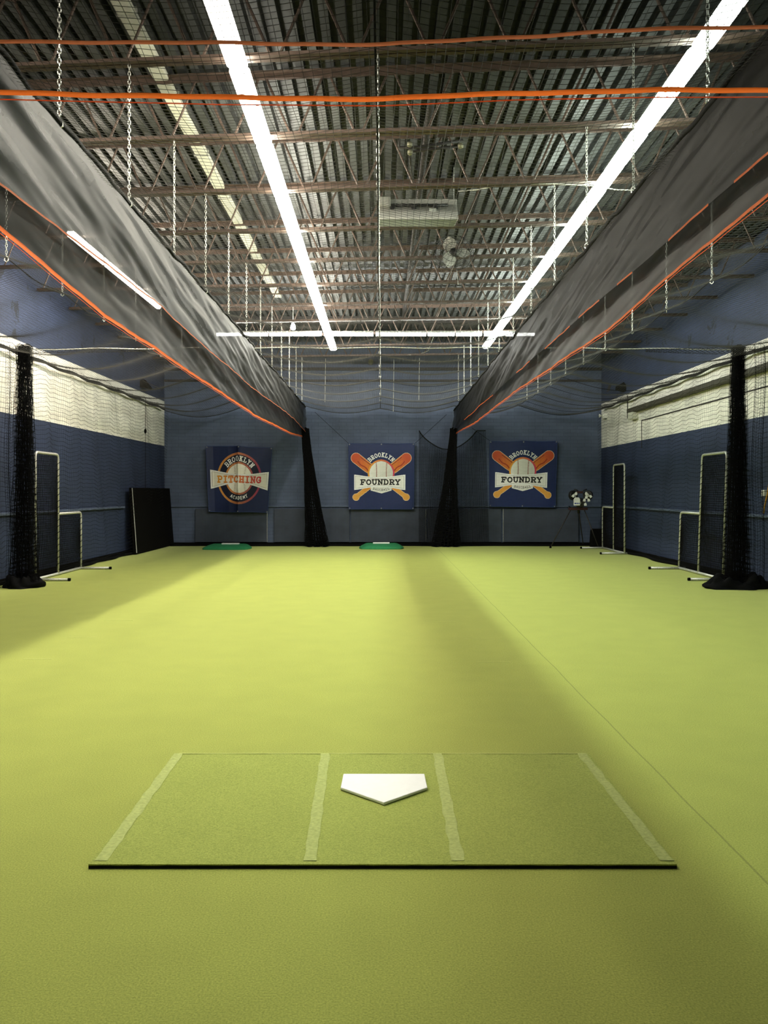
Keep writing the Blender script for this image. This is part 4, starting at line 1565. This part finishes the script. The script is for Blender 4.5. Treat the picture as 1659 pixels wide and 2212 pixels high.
# white cable from heater to the right
pts = [sp(px, py, D) for px, py, D in ((990, 413, 10.9), (1030, 410, 10.4), (1070, 402, 9.9), (1110, 397, 9.75), (1200, 397, 9.7), (1285, 402, 9.6), (1330, 410, 9.6), (1372, 411, 9.6), (1440, 398, 9.6))]
o = MB().tube(pts, 0.007, 6).build('white_cable', M['white_rope'], smooth=True)
tag(o, 'white cable looping along the roof joist from the heater to the right', 'cable')
pts = [sp(px, py, D) for px, py, D in ((880, 767, 21.98), (905, 765, 21.98), (925, 758, 21.9), (930, 745, 21.8), (936, 728, 21.6))]
o = MB().tube(pts, 0.008, 6).build('white_cable', M['white_rope'], smooth=True)
tag(o, 'short white cable looped up from the last joist near the back', 'cable')

# bulb and small round lamp
c = sp(633, 706, 18.9)
t = thing('pendant_bulb', 'bare glowing bulb hanging by the left end of the rear light row', 'light', c)
MB().lathe([(0.01, -0.075), (0.045, -0.06), (0.062, -0.02), (0.05, 0.03), (0.028, 0.07), (0.026, 0.09)], (0, 0, 0), 16).build('glass_bulb', M['bulb'], t, smooth=True)
MB().lathe([(0.03, 0.088), (0.03, 0.14), (0.012, 0.16)], (0, 0, 0), 12).build('socket', M['black'], t)
MB().tube([(0, 0, 0.16), (0, 0, 0.45)], 0.006, 5).build('cord', M['white_rope'], t)
c = sp(801, 781, 23.6)
t = thing('round_wall_lamp', 'small round unlit lamp high on the back wall', 'light', c)
MB().lathe([(0.02, -0.06), (0.06, -0.05), (0.075, 0.0), (0.08, 0.19)], (0, 0, 0), 16, 'y').build('globe', M['brass'], t, smooth=True)

# flood lights on arms near the back corners
for lab, px, py, D, s in (('black floodlight on an arm high by the left back corner', 312, 833, 21.5, 1), ('black floodlight on an arm high by the right back corner', 1345, 840, 21.5, -1)):
    c = sp(px, py, D)
    t = thing('floodlight', lab, 'floodlight', c, 0, 'corner floodlights')
    wallx = (XL if s > 0 else XR) - c[0]
    MB().tube([(wallx, 0, 0.02), (0, 0, 0.02)], 0.018, 8).build('arm', M['dark_steel'], t)
    MB().prism([(-0.16, -0.02), (0.16, -0.10), (0.17, -0.05), (0.0, 0.16), (-0.15, 0.08)], -0.12, 0.12, 'y').build('lamp_head', M['black'], t, bevel=0.01)
    vis = MB().prism([(0.16 * s - 0.16, 0.10), (0.16 * s + 0.22 * s, -0.07), (0.16 * s + 0.22 * s, -0.055), (0.16 * s - 0.16, 0.115)], -0.14, 0.14, 'y').build('visor', M['dark_steel'], t)

# small things on the right wall
c = sp(1303, 898, 23.2)
t = thing('alarm_sounder', 'small white alarm sounder at the back end of the right white band', 'alarm', (XR - 0.03, 23.2, c[2]))
MB().box(-0.10, 0.03, -0.06, 0.06, -0.07, 0.07).build('body', M['white_plastic'], t, bevel=0.015)
MB().lathe([(0.055, -0.07), (0.03, -0.03), (0.02, 0.0)], (-0.12, 0, 0), 14, 'x').build('horn', M['white_plastic'], t, smooth=True)
D = 13.62
c = sp(1645, 1065, D)
t = thing('wall_socket', 'white electrical box on the right wall beside the amber cord', 'socket', (XR, D, c[2]))
MB().box(-0.05, 0.0, -0.05, 0.05, -0.05, 0.05).build('box', M['white_plastic'], t, bevel=0.008)
MB().box(-0.054, -0.05, -0.03, 0.03, -0.03, 0.03).build('cover', M['heater'], t)
pts = [(XR - 0.05, 13.35, 1.95), (XR - 0.06, 13.36, 1.7), (XR - 0.06, 13.42, 1.5), (XR - 0.07, 13.50, 1.3), (XR - 0.07, 13.54, 1.17)]
o = MB().tube(pts, 0.012, 7).build('amber_cord', M['yellow_cord'], smooth=True)
tag(o, 'amber cord hanging down the right wall beside the white electrical box', 'cord')
o = MB().tube([(XR - 0.02, 21.2, EYE + 1.86), (XR - 0.02, 21.2, EYE + 2.45)], 0.012, 6).build('drop_cord', M['dark_steel'])
tag(o, 'dark cord running down the right wall white band near the header', 'cord')
o = MB().lathe([(0.01, 0), (0.03, 0.01), (0.036, 0.03), (0.02, 0.05)], (0, 0, 0), 12, 'y').build('wall_jack', M['white_plastic'])
o.location = ((1081 - VX) * 23.7 / F, 23.74, EYE + (VY - 1158) * 23.7 / F)
o.location.y = YB - 0.05
tag(o, 'tiny white wall jack low on the back wall right of the gathered net', 'socket')

for o in list(bpy.data.objects):
    if o.type == 'EMPTY' and not o.children:
        bpy.data.objects.remove(o)
